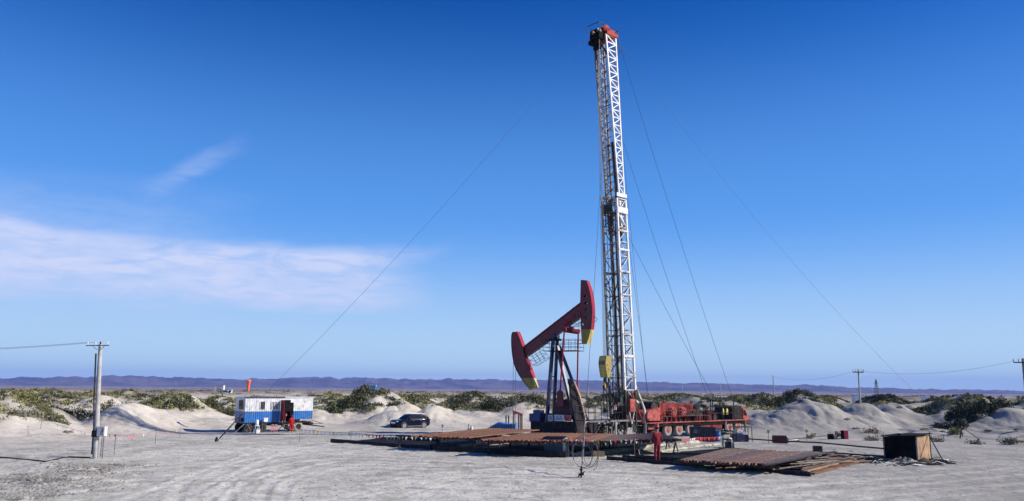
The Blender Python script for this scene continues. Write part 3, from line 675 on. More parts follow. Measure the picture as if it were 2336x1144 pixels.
# ladder inside the far leg, with rungs one by one
def ladder(x_of, y, za, zb, wdt, step, parent, material, name='ladder'):
    ld_ = MB().bar((x_of(za), y-wdt/2, za), (x_of(zb), y-wdt/2, zb), .045).bar((x_of(za), y+wdt/2, za), (x_of(zb), y+wdt/2, zb), .045).obj(name, material, parent)
    n = int((zb-za)/step)
    m = MB()
    for i in range(n):
        z = za+(i+.5)*step; m.bar((x_of(z), y-wdt/2, z), (x_of(z), y+wdt/2, z), .04)
    o = m.obj('ladder_rungs', material, parent); o['kind'] = 'stuff'
ladder(lambda z: f_up(z)-.02, yf-.42, z_ov, z_top-.8, .42, .36, mast, m_steel)
ladder(lambda z: r_lo(z)-.25, (yn+yf)/2, zx(1430, 940, yn)[1], z_j, .42, .36, mast, m_grease)
# hydraulic raising ram running up the middle, and dark hose bundle
z0_, z1_ = zx(1399, 545, yn)[1], zx(1390, 318, yn)[1]
m = MB().cyl((f_up(z0_)+.25, yn+.45, z0_), (f_up(z1_)+.25, yn+.45, z1_), .17, 12); m.obj('telescoping_ram', m_grease, mast)
m = MB().cyl((f_up(z_top-1)+.25, yn+.9, z_top-1), (f_lo(z_bot)+.25, yn+.9, z_bot), .055, 8).cyl((f_up(z_top-1)+.1, yn+1.2, z_top-1), (f_lo(z_bot)+.1, yn+1.2, z_bot), .035, 6)
m.obj('standpipe', m_offwhite, mast)
m = MB()
for k in range(3): m.tube([(f_lo(z_bot+(z_j-z_bot)*i/12)-.08+.03*math.sin(i*1.7+k), yn+.6+.12*k, z_bot+(z_j-z_bot)*i/12) for i in range(13)], .035, 6)
m.obj('hose', m_rubberd, mast)
random.seed(8)
for k in range(7):
    yy = yn+.15+.2*k; dx_ = random.uniform(.05, .75); zt2 = z_j+random.uniform(-9, 6)
    MB().tube([(f_lo(z_bot)+dx_, yy, z_bot-.5), (f_lo(z_bot+5)+dx_+random.uniform(-.08, .08), yy, z_bot+5), (f_lo(z_bot+10)+dx_, yy, z_bot+10), (f_lo(zt2)+dx_*.8, yy, zt2)], random.choice((.03, .045, .06)), 6).obj('riser_pipe', random.choice((m_grease, m_dark, m_offwhite, m_grime_shade)), mast)
# folded racking board just under the lap
z = zx(1400, 470, yn)[1]; xf = f_lo(z)
m = MB()
for k in range(4): m.bar((xf-.35, yn+.3+k*.38, z-1.9), (xf-.2, yn+.3+k*.38, z+.2), .06)
for k in range(4): m.bar((xf-.35+.04*k, yn+.3, z-1.9+.65*k), (xf-.35+.04*k, yn+1.45, z-1.9+.65*k), .06)
m.box(xf-.42, xf-.30, yn+.2, yn+1.5, z-.5, z+.1)
m.obj('racking_board', m_grease, mast)
MB().box(xf-.38, xf-.12, yn+.9, yn+1.6, z+.0, z+.25).obj('board_hinge', m_maroon, mast)
# crown block
zc = z_top; fx, rx_ = f_up(zc), r_up(zc)
m = MB().box(fx-.85, fx+.0, yn+.15, yf-.2, zc-.55, zc+.15).box(fx-1.0, fx-.5, yn+.3, yf-.5, zc-.2, zc+.35); m.box(fx-.8, fx-.2, yf-.5, yf+.05, zc-.9, zc-.5).box(fx-.6, fx-.25, yn+.3, yf-.4, zc-1.5, zc-.55); m.obj('crown_frame', m_black, mast, bevel=.03)
m = MB().box(fx+.02, rx_+.25, yn-.15, yf+.05, zc-.02, zc+.38); m.obj('crown_beam', m_crown, mast, bevel=.02)
m = MB()
for k in range(4): m.lathe([(.08, 0), (.36, 0), (.42, .02), (.36, .05), (.42, .08), (.36, .10), (.08, .10)], (fx-.55, yn+.3+k*.28, zc+.12), 'y', 18)
m.obj('crown_sheave', m_grease, mast)
m = MB()
for k in range(2): m.lathe([(.05, 0), (.40, 0), (.46, .03), (.40, .07), (.46, .1), (.05, .1)], (fx+.35, yn+.1+k*.35, zc+.62), 'y', 18)
m.box(fx-.05, rx_+.2, yn+.1, yf-.1, zc+.38, zc+.75)
m.prism([(fx-.1, zc+.3), (fx+.2, zc+1.05), (fx+.6, zc+1.1), (rx_+.1, zc+.3)], yn+.58, yn+.66)
m.obj('fast_line_sheave', m_crown, mast)
m = MB()
for p, q in (((fx-.95, yn, zc+.3), (fx-.95, yn, zc+.95)), ((fx-.95, yf, zc+.3), (fx-.95, yf, zc+.95)), ((fx-.3, yn, zc+.35), (fx-.3, yn, zc+.95)), ((fx-.95, yn, zc+.95), (fx-.3, yn, zc+.95)), ((fx-.95, yf, zc+.95), (fx-.95, yn, zc+.95)), ((rx_+.3, yn-.1, zc+.1), (rx_+.3, yn-.1, zc+.8)), ((rx_+.3, yf, zc+.1), (rx_+.3, yf, zc+.8)), ((rx_+.3, yf, zc+.8), (rx_+.3, yn-.1, zc+.8))): m.bar(p, q, .05)
m.obj('crown_rail', m_dark, mast)
m = MB().bar((fx-.5, yn+.8, zc-.7), (f_up(zc-2.2)+.05, yf, zc-2.2), .12).bar((fx-.5, yn+.4, zc-.7), (f_up(zc-2.2)+.05, yn, zc-2.2), .12); m.obj('crown_gusset', m_dark, mast)
m = MB().bar((fx-1.35, yn+.5, zc-.05), (fx-.7, yn+.5, zc-.1), .10).cyl((fx-1.4, yn+.5, zc-.35), (fx-1.4, yn+.5, zc+.15), .09, 8); m.obj('guy_line_bracket', m_maroon, mast)
m = MB()
for k in range(6):
    zz = zc-.3-.2*k; m.lathe([(.05, -.07), (.09, 0), (.05, .07)], (rx_+.42+.03*k, yn-.1, zz), 'z', 8)
m.obj('cable_clamps', m_steel, mast)['kind'] = 'stuff'
# lower A-frame and raker legs down to the ground
xm = f_lo(z_bot); xr = r_lo(z_bot)
for yy in (yn-.14, yf+.16):
    MB().bar((xm, yy, z_bot), (f_lo(.9)+.05, yy, .9), .17).obj('mast_leg', m_grease, mast)
    MB().bar((xr-.05, yy, z_bot+.6), X(1470, 934, yy), .15).obj('raker_leg', m_offwhite, mast)
    MB().bar((xr, yy, z_bot+.1), (xr+.05, yy, 1.0), .15).obj('mast_leg', m_grease, mast)
    a = X(1470, 934, yy); MB().bar(a, (a[0]+.05, yy, .1), .17).obj('mast_stand', m_offwhite, mast)
    MB().bar(X(1440, 895, yy), (a[0]-.2, yy, 1.2), .11).obj('raker_leg', m_rigred, mast)
    MB().bar((xm, yy, z_bot-.1), (xr, yy, z_bot-1.9), .09).obj('mast_brace', m_dark, mast)
    MB().bar((xr, yy, z_bot-.1), (xm+.05, yy, z_bot-1.9), .09).obj('mast_brace', m_dark, mast)
a, b_ = zx(1437, 940, 0), zx(1449, 911, 0)
MB().box(a[0], b_[0], -.05, .35, a[1], b_[1]).obj('control_box', m_pink, mast, bevel=.03)
m = MB().bar((a[0]+.03, .1, a[1]), ((a[0]+b_[0])/2, .1, a[1]-1.1), .06).bar((b_[0]-.03, .1, a[1]), ((a[0]+b_[0])/2, .1, a[1]-1.1), .06); m.obj('box_bracket', m_offwhite, mast)
a, b_ = zx(1415, 924, .4), zx(1431, 907, .4)
MB().box(a[0], b_[0], .4, 1.2, a[1], b_[1]).obj('power_tong', mat('oily_green_paint', (.02, .06, .05), .5, 0, .3, 4, (.02, .02, .02), .4), mast, bevel=.05)
a, b_ = zx(1428, 965, .3), zx(1438, 925, .3); MB().box(a[0], b_[0], .35, 1.4, a[1], b_[1]).obj('hydraulic_cabinet', m_maroon, mast, bevel=.03)
c = X(1411, 923, .2); m = MB().lathe([(.02, -.03), (.14, -.03), (.17, 0), (.14, .03), (.02, .03)], (c[0], .2, c[2]), 'y', 12); m.obj('valve_handwheel', m_rigred, mast)
m = MB(); random.seed(4)
for i in range(42):
    p = X(1396+random.random()*46, 865+random.random()*118, .2+random.random()*1.5); q = (p[0]+random.uniform(-.35, .35), p[1], max(.1, p[2]-random.uniform(.3, 2.0)))
    m.tube([p, ((p[0]+q[0])/2+random.uniform(-.2, .2), p[1], (p[2]+q[2])/2), q], random.choice((.025, .035, .05)), 6)
for i in range(12):
    p = X(1398+random.random()*42, 895+random.random()*85, .3+random.random()*1.3); w_ = random.uniform(.1, .26); m.box(p[0]-w_, p[0]+w_, p[1]-w_, p[1]+w_, p[2]-w_, p[2]+w_)
m.obj('hydraulic_pipework', m_grease, mast)
m = MB()
for k in range(6):
    p = X(1440+k*3, 963, .1+k*.2); q = X(1448+k*4, 988, .1+k*.2); m.bar(p, (q[0], q[1], .05), .04)
m.obj('stair_stringer', m_steel, mast)
# ---------------------------------------------------------------- work platform round the wellhead
plat = T('work_platform', 'narrow black steel work platform with handrails beneath the hanging yellow block', 'platform', TF.w((0, 0, 0)), ANG_T)
zp = zx(1384, 958, .5)[1]; q0, q1 = zx(1341, 957, .2)[0], zx(1431, 958, .2)[0]
MB().box(q0, q1, .0, 1.7, zp-.07, zp).obj('deck', m_grease, plat)
MB().bar((q0, -.03, zp-.1), (q1, -.03, zp-.1), .06, .14).obj('edge_beam', m_steel, plat)
for px in (1383, 1402, 1427):
    s_ = zx(px, 970, .1)[0]; MB().bar((s_, .05, 0), (s_, .05, zp-.08), .14 if px == 1383 else .08).obj('leg', m_steel if px == 1383 else m_grease, plat)
    MB().bar((s_, 1.6, 0), (s_, 1.6, zp-.08), .1).obj('leg', m_grease, plat)
a = zx(1349, 989, .1); b_ = zx(1374, 961, .1); MB().bar((a[0], .1, .02), (b_[0], .1, zp-.1), .11).obj('brace', m_grease, plat)
rail_set('handrail', m_dark, [(zx(p, 957, .1)[0], .0, zp) for p in (1341, 1353.5, 1370, 1384, 1402, 1418)], 1.22, (.52, 1), .03, plat)
rail_set('handrail', m_dark, [(q0, 1.65, zp), ((q0+q1)/2, 1.65, zp)], 1.22, (.52, 1), .03, plat)
well = T('wellhead', 'black stack of wellhead valves under the work platform', 'wellhead', TF.w((zx(1374, 985, .9)[0], .9, 0)), ANG_T)
m = MB().lathe([(.30, 0), (.30, .1), (.16, .12), (.16, .3), (.28, .32), (.28, .4), (.2, .42), (.24, .5), (.24, .75), (.3, .77), (.3, .85), (.14, .87), (.14, zp-.1)], n=16); m.obj('valve_stack', m_grease, well)
for zz in (.36, .62):
    MB().cyl((-.5, 0, zz), (.5, 0, zz), .08, 10).obj('side_outlet', m_grease, well)
    MB().lathe([(.02, 0), (.16, 0), (.19, .02), (.16, .04), (.02, .04)], (-.52, 0, zz), 'x', 12).obj('handwheel', m_grease, well)
MB().box(-.35, .35, -.3, .3, .86, 1.25).obj('blowout_preventer', m_dark, well, bevel=.05)
# ---------------------------------------------------------------- travelling block on its lines
yb = 1.0
bt, bb = X(1380, 812, yb), X(1380, 862, yb)
blk = T('travelling_block', 'yellow travelling block with black hook hanging on wire lines in front of the mast', 'pulley block', TF.w((bt[0], yb, 0)), ANG_T)
H_ = bt[2]-bb[2]; zt_ = bt[2]
prof = [(-.26, zt_), (.26, zt_), (.40, zt_-.25*H_), (.42, zt_-.42*H_), (.30, zt_-.75*H_), (.16, zt_-H_), (-.16, zt_-H_), (-.30, zt_-.75*H_), (-.42, zt_-.42*H_), (-.40, zt_-.25*H_)]
MB().prism(prof, -.42, -.36).obj('side_plate', m_yellow, blk, bevel=.01); MB().prism(prof, .36, .42).obj('side_plate', m_yellow2, blk, bevel=.01)
MB().prism([(x*.93, z) for x, z in prof], -.355, .355).obj('shell', m_yellow2, blk, bevel=.04)
m = MB()
for k in range(4): m.lathe([(.05, 0), (.40, 0), (.44, .02), (.38, .05), (.44, .08), (.40, .10), (.05, .10)], (0, -.27+k*.17, zt_-.34*H_), 'y', 18)
m.obj('sheave', m_steel, blk)
hb = X(1385, 892, yb)[2]
m = MB().cyl((0, 0, zt_-H_), (0, 0, zt_-H_-.35), .16, 10).tube([(0, 0, zt_-H_-.3), (.22, 0, zt_-H_-.5), (.26, 0, hb+.35), (.08, 0, hb+.05), (-.16, 0, hb+.12), (-.24, 0, hb+.45)], .10, 8)
m.obj('hook', m_grease, blk)
MB().cyl((.0, .12, zt_-H_-.2), (.12, .12, hb+.1), .13, 8).obj('hook_spring_case', m_yellow2, blk)
el_ = X(1383, 932, yb)[2]
for dx in (-.2, .2):
    m = MB().tube([(dx*.5, 0, hb+.25), (dx*1.1, 0, hb), (dx, 0, el_+.2), (dx*.6, 0, el_-.15)], .055, 6); m.obj('elevator_link', m_grease, blk)
MB().lathe([(.2, -.2), (.24, -.1), (.24, .1), (.2, .2)], (0, 0, el_-.2)).obj('elevator', m_grease, blk)
m_top = (fx-.55)-bt[0]
for k, yy in enumerate((-.24, -.08, .08, .24)):
    MB().cyl((-.08+.05*k, yy, zt_-.05), (m_top-.1+.07*k, yy, zc), .020, 5).obj('wire_line', m_cable, blk)
# worker in dark clothes is placed later, beside the column
# ================================================================ guy lines from the mast
crown = TF.w((fx-1.35, yn+.5, zc+.1)); crownR = TF.w((rx_+.35, yn-.1, zc-.3)); crownF = TF.w((rx_+.3, yf, zc-.2))
m = T('guy_line_anchor', None, None)
bpy.data.objects.remove(m)
def guy(label, p, q, sag, r=.0105, anchor=True):
    t_ = T('guy_line', label, 'cable', q, 0, 'steel guy lines staying the mast')
    MB().tube(pts_local(cable(p, q, sag, 22), q), r, 5).obj('wire', m_cable, t_)
    if anchor:
        MB().cyl((0, 0, -.1), (0, 0, .35), .05, 8).lathe([(.05, 0), (.11, .05), (.05, .12)], (0, 0, .2)).obj('anchor_pin', m_grease, t_)
    return t_
aL = on(494, 1008); guy('guy line running down left from the crown to the anchor beside the trailer', crown, aL, 1.1)
dv = (crown-aL).normalized()
t_ = T('turnbuckle_bar', 'dark turnbuckle bar at the foot of the left guy line', 'tensioner', aL); MB().cyl(dv*.3, dv*2.6, .05, 6).lathe([(.12, 0), (.15, .1), (.12, .2)], (0, 0, .0)).obj('bar', m_grease, t_)
aR = on(2196, 1000); guy('long guy line sweeping right from the crown to the frame beyond the black shed', crownR, aR, 2.2)
def zat(py, sec='up', y=yn):  return zx(1410, py, y)[1]
sp_ = TF.w(((g0+g1)/2-.5, .2, ztop)); sp2 = TF.w((g1, .0, ztop))
guy('outermost guy line from the crown to the truck cage', crownR, sp2, .6, .017, False)
guy('guy line from the crown to the left corner of the truck cage', TF.w((rx_+.1, yf, zc-4)), TF.w((g0, .2, ztop)), .6, .017, False)
guy('guy line from the middle of the mast to the truck cage', TF.w((r_lo(z_j), yf, z_j)), TF.w(((g0+g1)/2, .8, ztop)), .3, .017, False)
guy('guy line from the mast lap to the engine roof, nearest the mast', TF.w((r_lo(z_j)+.1, yn, z_j-1)), TF.w((zx(1487, 920)[0], .3, zx(1487, 920)[1])), .1, .017, False)
guy('second short guy line beside the mast, down to the drum', TF.w((r_up(zat(300))+.1, yn, zat(300))), TF.w((zx(1490, 920)[0], .6, zx(1490, 922)[1])), .12, .015, False)
# near guy line down to the screw anchor with its coil of spare wire
aN = on(1326, 1090)
t_ = T("guy_line", "thin guy line dropping to a foreground anchor with a coil of spare wire", "cable", aN, 0, "steel guy lines staying the mast")
MB().tube(pts_local(cable(TF.w((fx-.9, yn, zc-14)), aN, .35, 20), aN), .014, 5).obj('wire', m_cable, t_)
dn_ = (TF.w((fx-.9, yn, zc-14))-aN).normalized()
MB().cyl(dn_*.15, dn_*4.6, .026, 6).cyl(dn_*2.2, dn_*2.9, .05, 8).obj('turnbuckle', m_steel, t_)
m = MB(); random.seed(3)
for k in range(4):
    c = Vector((.25+.22*math.sin(k*2.0), .05*k, .95+.06*k)); rr_ = .42+.09*k; m.tube([c+Vector((rr_*math.cos(a)*(.55+.1*k), .1*math.sin(a), rr_*math.sin(a)*1.05)) for a in np.linspace(0, 6.283, 22)], .013, 5)
m.tube([(.6, 0, 1.2), (.75, 0, .9), (.72, .1, .5), (.55, .1, .3)], .012, 5)
m.obj('wire_coil', m_cable, t_)
MB().cyl((0, 0, -.1), (0, 0, .5), .04, 8).box(-.12, .12, -.05, .05, .12, .2).lathe([(.03, 0), (.09, .05), (.03, .1)], (0, 0, .3)).cyl((-.15, 0, .05), (.15, 0, .28), .03, 6).obj('anchor_pin', m_grease, t_)
# ================================================================ pumpjack
from mathutils.geometry import tessellate_polygon
O = G(1272, 992); O.z = gz(O.x, O.y)
PF = Fr(O, R(-30))
jack = T('pumpjack', 'dark red and navy pumpjack with yellow tipped curved heads on its tilted beam', 'pumpjack', O, R(-30))
def plate(poly, y0, y1, holes=()):
    """flat plate in the xz plane with real holes"""
    loops = [[Vector((x, z, 0)) for x, z in poly]]+[[Vector((x, z, 0)) for x, z in h] for h in holes]
    flat = [v for l in loops for v in l]; n = len(flat); tr = tessellate_polygon(loops); m = MB()
    vs = [(v.x, y0, v.y) for v in flat]+[(v.x, y1, v.y) for v in flat]; fs = [tuple(t) for t in tr]+[tuple(i+n for i in t[::-1]) for t in tr]; o = 0
    for l in loops:
        k = len(l); fs += [(o+i, o+(i+1) % k, o+(i+1) % k+n, o+i+n) for i in range(k)]; o += k
    return m.add(vs, fs)
def smoothc(pts, n=4):
    P = [Vector((a, b, 0)) for a, b in pts]; out = []
    for i in range(len(P)-1):
        p0, p1, p2, p3 = P[max(i-1, 0)], P[i], P[i+1], P[min(i+2, len(P)-1)]
        for k in range(n):
            t = k/n; q = .5*((2*p1)+(p2-p0)*t+(2*p0-5*p1+4*p2-p3)*t*t+(3*p1-p0-3*p2+p3)*t**3); out.append((q.x, q.y))
    out.append(pts[-1]); return out
yn_, yf_ = -.33, .33
arc = smoothc([(1336.5, 640), (1343.5, 660), (1348, 683), (1350, 708), (1349.3, 730), (1347, 752)]); arc2 = smoothc([(1347, 752), (1343.5, 768), (1337.5, 785)])
hd = PF.poly([(1325, 639)]+arc+[(1325.2, 752), (1323.6, 690)], yn_); hd2 = PF.poly(arc2+[(1327.2, 785), (1325.2, 752)], yn_)
def hole(px, py, a, b, y=-.33):
    c = PF.xz(px, py, y); return [(c[0]+a*math.cos(t)*1.0, c[1]+b*math.sin(t)) for t in np.linspace(0, 6.283, 9)[:-1]]
H5 = [hole(1334, 676, .19, .10), hole(1336, 692, .20, .10), hole(1337, 707.5, .19, .09), hole(1337, 725, .19, .09), hole(1331, 740, .17, .11)]
for yy, nm in ((yn_, 1), (yf_-.04, 0)):
    plate(hd, yy, yy+.04, H5).obj('head_side_plate', m_jackred, jack); plate(hd2, yy, yy+.04).obj('head_tip', m_yellow, jack)
def strip(pts, y0, y1, th):
    m = MB(); 
    for (a, b) in zip(pts, pts[1:]):
        d = Vector((b[0]-a[0], 0, b[1]-a[1])); d.normalize(); n = Vector((-d.z, 0, d.x))*th
        vs = [(a[0], y0, a[1]), (b[0], y0, b[1]), (b[0]+n.x, y0, b[1]+n.z), (a[0]+n.x, y0, a[1]+n.z)]; vs += [(x, y1, z) for x, y, z in vs]
        m.add(vs, [(0, 1, 2, 3), (7, 6, 5, 4), (0, 4, 5, 1), (2, 6, 7, 3), (1, 5, 6, 2), (3, 7, 4, 0)])
    return m
strip(PF.poly(arc, yn_), yn_-.05, yf_+.05, .06).obj('head_face', m_jackred2, jack); strip(PF.poly(arc2, yn_), yn_-.05, yf_+.05, .06).obj('head_face', m_yellow2, jack, label='yellow lower face')
m = strip([PF.xz(1325, 639, yn_), PF.xz(1323.6, 690, yn_)], yn_+.04, yf_-.04, -.03); m.add(*(lambda a: (a.v, a.f))(strip([PF.xz(1325, 640, yn_), PF.xz(1336.5, 641, yn_)], yn_, yf_, .03))); m.obj('head_back', m_jackred, jack)
m = MB()
for px, py in ((1332, 660), (1334, 700), (1334, 732)): c = PF.xz(px, py, yn_); m.box(c[0]-.25, c[0]+.35, yn_+.04, yf_-.04, c[1]-.02, c[1]+.02)
m.obj('head_rib', m_jackred, jack)['kind'] = 'stuff'
m = MB(); c = [PF.p(a, b, yn_-.03) for a, b in ((1322, 704), (1336, 704), (1327, 726), (1340, 727))]
m.bar(c[0], c[1], .06).bar(c[0], c[2], .07).bar(c[2], c[3], .05); m.obj('head_bracket', m_jackred2, jack)
# walking beam: an I girder
bp = [(1324, 690), (1323, 723), (1289, 750), (1260, 773), (1197.5, 817), (1195, 790)]
bl = PF.poly(bp, -.2)
MB().prism(bl, -.09, .09).obj('beam_web', m_jackred, jack)
def flange(a, b, th, nm):
    p, q = PF.xz(*a, -.2), PF.xz(*b, -.2); strip([p, q], -.24, .24, th).obj(nm, m_jackred, jack)
flange((1324, 690), (1195, 790), .07, 'beam_flange'); flange((1197.5, 817), (1260, 773), .07, 'beam_flange'); flange((1260, 773), (1323, 724), .07, 'beam_flange')
m = MB()
for k in range(1, 9):
    t = k/9; a = Vector((*PF.xz(1324+(1195-1324)*t, 690+100*t, -.2), 0)); b = Vector((*PF.xz(1323+(1197.5-1323)*t, 724+(817-724)*t, -.2), 0)); m.bar((a.x, 0, a.y), (b.x, 0, b.y), .035, .44)
m.obj('beam_stiffener', m_jackred, jack)
# white maker's plate on the beam side
m = MB(); p, q = Vector(PF.p(1284, 742, -.255)), Vector(PF.p(1310, 722, -.255)); m.bar(p, q, .02, .30); m.obj('beam_lettering_panel', m_jackred2, jack)
def text(body, size, name, m_, parent, loc, ax=(1, 0, 0), up=(0, 0, 1), ext=.004):
    cu = bpy.data.curves.new(name, 'FONT'); cu.body = body; cu.size = size; cu.extrude = ext; cu.align_x = 'CENTER'; cu.align_y = 'CENTER'
    to = bpy.data.objects.new(name, cu); COL.objects.link(to); dg = bpy.context.evaluated_depsgraph_get(); me = bpy.data.meshes.new_from_object(to.evaluated_get(dg)); bpy.data.objects.remove(to)
    me.materials.clear(); me.materials.append(m_); o = link(name, me, parent); a, u = Vector(ax).normalized(), Vector(up).normalized(); n = a.cross(u)
    o.matrix_local = Matrix(((a.x, u.x, n.x, loc[0]), (a.y, u.y, n.y, loc[1]), (a.z, u.z, n.z, loc[2]), (0, 0, 0, 1))); return o
# tail head
la = smoothc([(1171, 758), (1168, 765), (1167.6, 785), (1169.5, 808), (1174, 832), (1183, 852), (1190, 863)]); lb = smoothc([(1190, 863), (1197, 874), (1210, 889)])
yb0, yb1 = -.3, .3
ra = [(1215, 863), (1207, 840), (1198.5, 818), (1193, 797), (1186, 775), (1178.5, 757)]
MB().prism(PF.poly(la+ra, yb0), yb0, yb0+.05).obj('tail_side_plate', m_jackred, jack); MB().prism(PF.poly(la+ra, yb0), yb1-.05, yb1).obj('tail_side_plate', m_jackred, jack)
MB().prism(PF.poly(lb+[(1221, 884), (1215, 863)], yb0), yb0, yb0+.05).obj('tail_tip', m_yellow, jack); MB().prism(PF.poly(lb+[(1221, 884), (1215, 863)], yb0), yb1-.05, yb1).obj('tail_tip', m_yellow, jack)
strip(PF.poly(la, yb0), yb0-.05, yb1+.05, -.06).obj('tail_face', m_jackred, jack); strip(PF.poly(lb, yb0), yb0-.05, yb1+.05, -.06).obj('tail_face', m_yellow, jack)
strip(PF.poly([(1178.5, 757), (1186, 775), (1193, 796)], yb0), yb0-.04, yb1+.04, .05).obj('tail_inner_face', m_jackred2, jack); strip(PF.poly([(1198.5, 818), (1207, 840), (1215, 863)], yb0), yb0-.04, yb1+.04, .05).obj('tail_inner_face', m_jackred2, jack)
strip(PF.poly([(1215, 863), (1221, 884), (1210, 889)], yb0), yb0-.04, yb1+.04, .05).obj('tail_tip_face', m_yellow2, jack)
m = MB()
for k in range(7):
    t = k/6; c = PF.xz(1200+13*t, 822+36*t, 0); m.box(c[0]+.02, c[0]+.16, -.34, .34, c[1], c[1]+.06)
m.obj('tail_bolts', m_dark, jack)['kind'] = 'stuff'
for dx in (1171, 1176.5):
    a = PF.p(dx, 815 if dx < 1173 else 838, 0); b = PF.p(dx-.3, 985, 0); MB().cyl(a, (a[0], 0, .1), .022, 6).obj('bridle_wire', m_steel, jack)
# samson post: two pairs of navy legs
tp = PF.xz(1266, 778, 0)
for (pt, pb, y0, y1) in (((1262, 776), (1247, 965), -.35, -1.2), ((1271, 778), (1262, 962), .35, 1.3), ((1271, 790), (1312, 965), -.35, -1.2), ((1275, 788), (1340, 960), .35, 1.3)):
    a, b = PF.p(*pt, y0), PF.p(*pb, y1); MB().bar(a, b, .30, .30).obj('post_leg', m_navy, jack, bevel=.015)
m = MB()
for t in (.25, .45, .65):
    for (a, b, c, d) in (((1262, 776), (1247, 965), (1271, 790), (1312, 965)),):
        p = Vector(PF.p(*a, -.35)).lerp(Vector(PF.p(*b, -1.2)), t); q = Vector(PF.p(1262, 776, .35)).lerp(Vector(PF.p(1262, 962, 1.3)), t); m.bar(p, q, .1)
        p = Vector(PF.p(*c, -.35)).lerp(Vector(PF.p(*d, -1.2)), t); q = Vector(PF.p(1275, 788, .35)).lerp(Vector(PF.p(1340, 960, 1.3)), t); m.bar(p, q, .1)
m.obj('post_cross_tie', m_navy, jack)
c = PF.xz(1267, 770, 0); MB().box(c[0]-.42, c[0]+.42, -.5, .5, c[1]-.35, c[1]-.12).obj('saddle_plate', m_dark, jack, bevel=.02)
MB().cyl((c[0], -.55, c[1]+.08), (c[0], .55, c[1]+.08), .24, 14).box(c[0]-.3, c[0]+.3, -.28, .28, c[1]-.12, c[1]+.3).obj('saddle_bearing', m_navy, jack, bevel=.02)
# post-top service platform
a, b = PF.xz(1240, 800.5, -.9), PF.xz(1313, 800.5, -.9)
MB().box(a[0], b[0], -1.0, 1.0, a[1]-.05, a[1]).obj('service_platform', m_dark, jack)
hh = PF.xz(1240, 776, -.9)[1]-a[1]
m = MB()
for k in range(6):
    xx = a[0]+(b[0]-a[0])*k/5
    for yy in (-1.0, 1.0): m.cyl((xx, yy, a[1]), (xx, yy, a[1]+hh), .022, 5)
for zz in (.33, .66, 1):
    for yy in (-1.0, 1.0): m.cyl((a[0], yy, a[1]+hh*zz), (b[0], yy, a[1]+hh*zz), .022, 5)
    for xx in (a[0], b[0]): m.cyl((xx, -1, a[1]+hh*zz), (xx, 1, a[1]+hh*zz), .022, 5)
m.obj('platform_rail', m_navy, jack)
# tilted cages slung under the beam
def cage(pts, y0, y1, nm, mm, nx=3):
    P = PF.poly(pts, -.3); m = MB()
    a, b, c, d = [Vector((x, 0, z)) for x, z in P]     # a-b bottom, d-c top
    for yy in (y0, y1):
        o_ = Vector((0, yy, 0))
        for i in range(nx+1): m.cyl(a.lerp(b, i/nx)+o_, d.lerp(c, i/nx)+o_, .022, 5)
        for t in (0, .5, 1): m.cyl(a.lerp(d, t)+o_, b.lerp(c, t)+o_, .022, 5)
    for q in (a, b, c, d, a.lerp(d, .5), b.lerp(c, .5)): m.cyl(q+Vector((0, y0, 0)), q+Vector((0, y1, 0)), .022, 5)
    for i in range(8): m.bar(a.lerp(b, i/7)+Vector((0, y0, 0)), a.lerp(b, i/7)+Vector((0, y1, 0)), .05, .015)
    m.obj(nm, mm, jack)
cage([(1219, 834), (1246, 817), (1232, 798), (1206, 813)], -.65, .45, 'tail_cage', m_steel); cage([(1312, 745), (1324, 737), (1318, 722), (1309, 732)], -.6, .6, 'head_cage', m_steel, 2)
m = MB(); p = [PF.p(a, b, .1) for a, b in ((1356, 722), (1363, 729), (1357, 735))]; m.cyl(p[0], p[1], .025, 5).cyl(p[1], p[2], .025, 5); m.obj('rope_guard', m_dark, jack)
# equaliser across and the two pitman rods
e0, e1 = PF.p(1283, 754, -1.55), PF.p(1324, 757, 1.55)
ce = (Vector(e0)+Vector(e1))/2; ce.y = 0
MB().cyl((ce.x, -1.6, ce.z), (ce.x, 1.6, ce.z), .19, 14).obj('equaliser', m_jackred, jack)
m = MB()
for k in range(9): m.lathe([(.18, -.04), (.25, -.04), (.25, .04), (.18, .04)], (ce.x, -1.2+.3*k, ce.z), 'y', 14)
m.obj('equaliser_collars', m_jackred2, jack)['kind'] = 'stuff'
MB().box(ce.x-.2, ce.x+.2, -.25, .25, ce.z+.1, ce.z+.45).obj('equaliser_bearing', m_jackred, jack)
for yy, px in ((-1.6, 1277.5), (1.6, 1316.5)):
    zb_ = 3.6; p = (ce.x, yy, ce.z+.1); q = PF.p(px, 898, yy); MB().tube([p, q], .085, 8).lathe([(.02, -.1), (.2, -.1), (.2, .1), (.02, .1)], p, 'y', 12).obj('pitman_rod', m_jackred2, jack)
    MB().cyl((q[0], yy-.16, q[2]), (q[0], yy+.16, q[2]), .30, 14).prism([(q[0]-.28, q[2]), (q[0]+.28, q[2]), (q[0]+.45, q[2]-1.15), (q[0]-.35, q[2]-1.3)], yy-.12, yy+.12).obj('crank_arm', m_jackred, jack, bevel=.02)
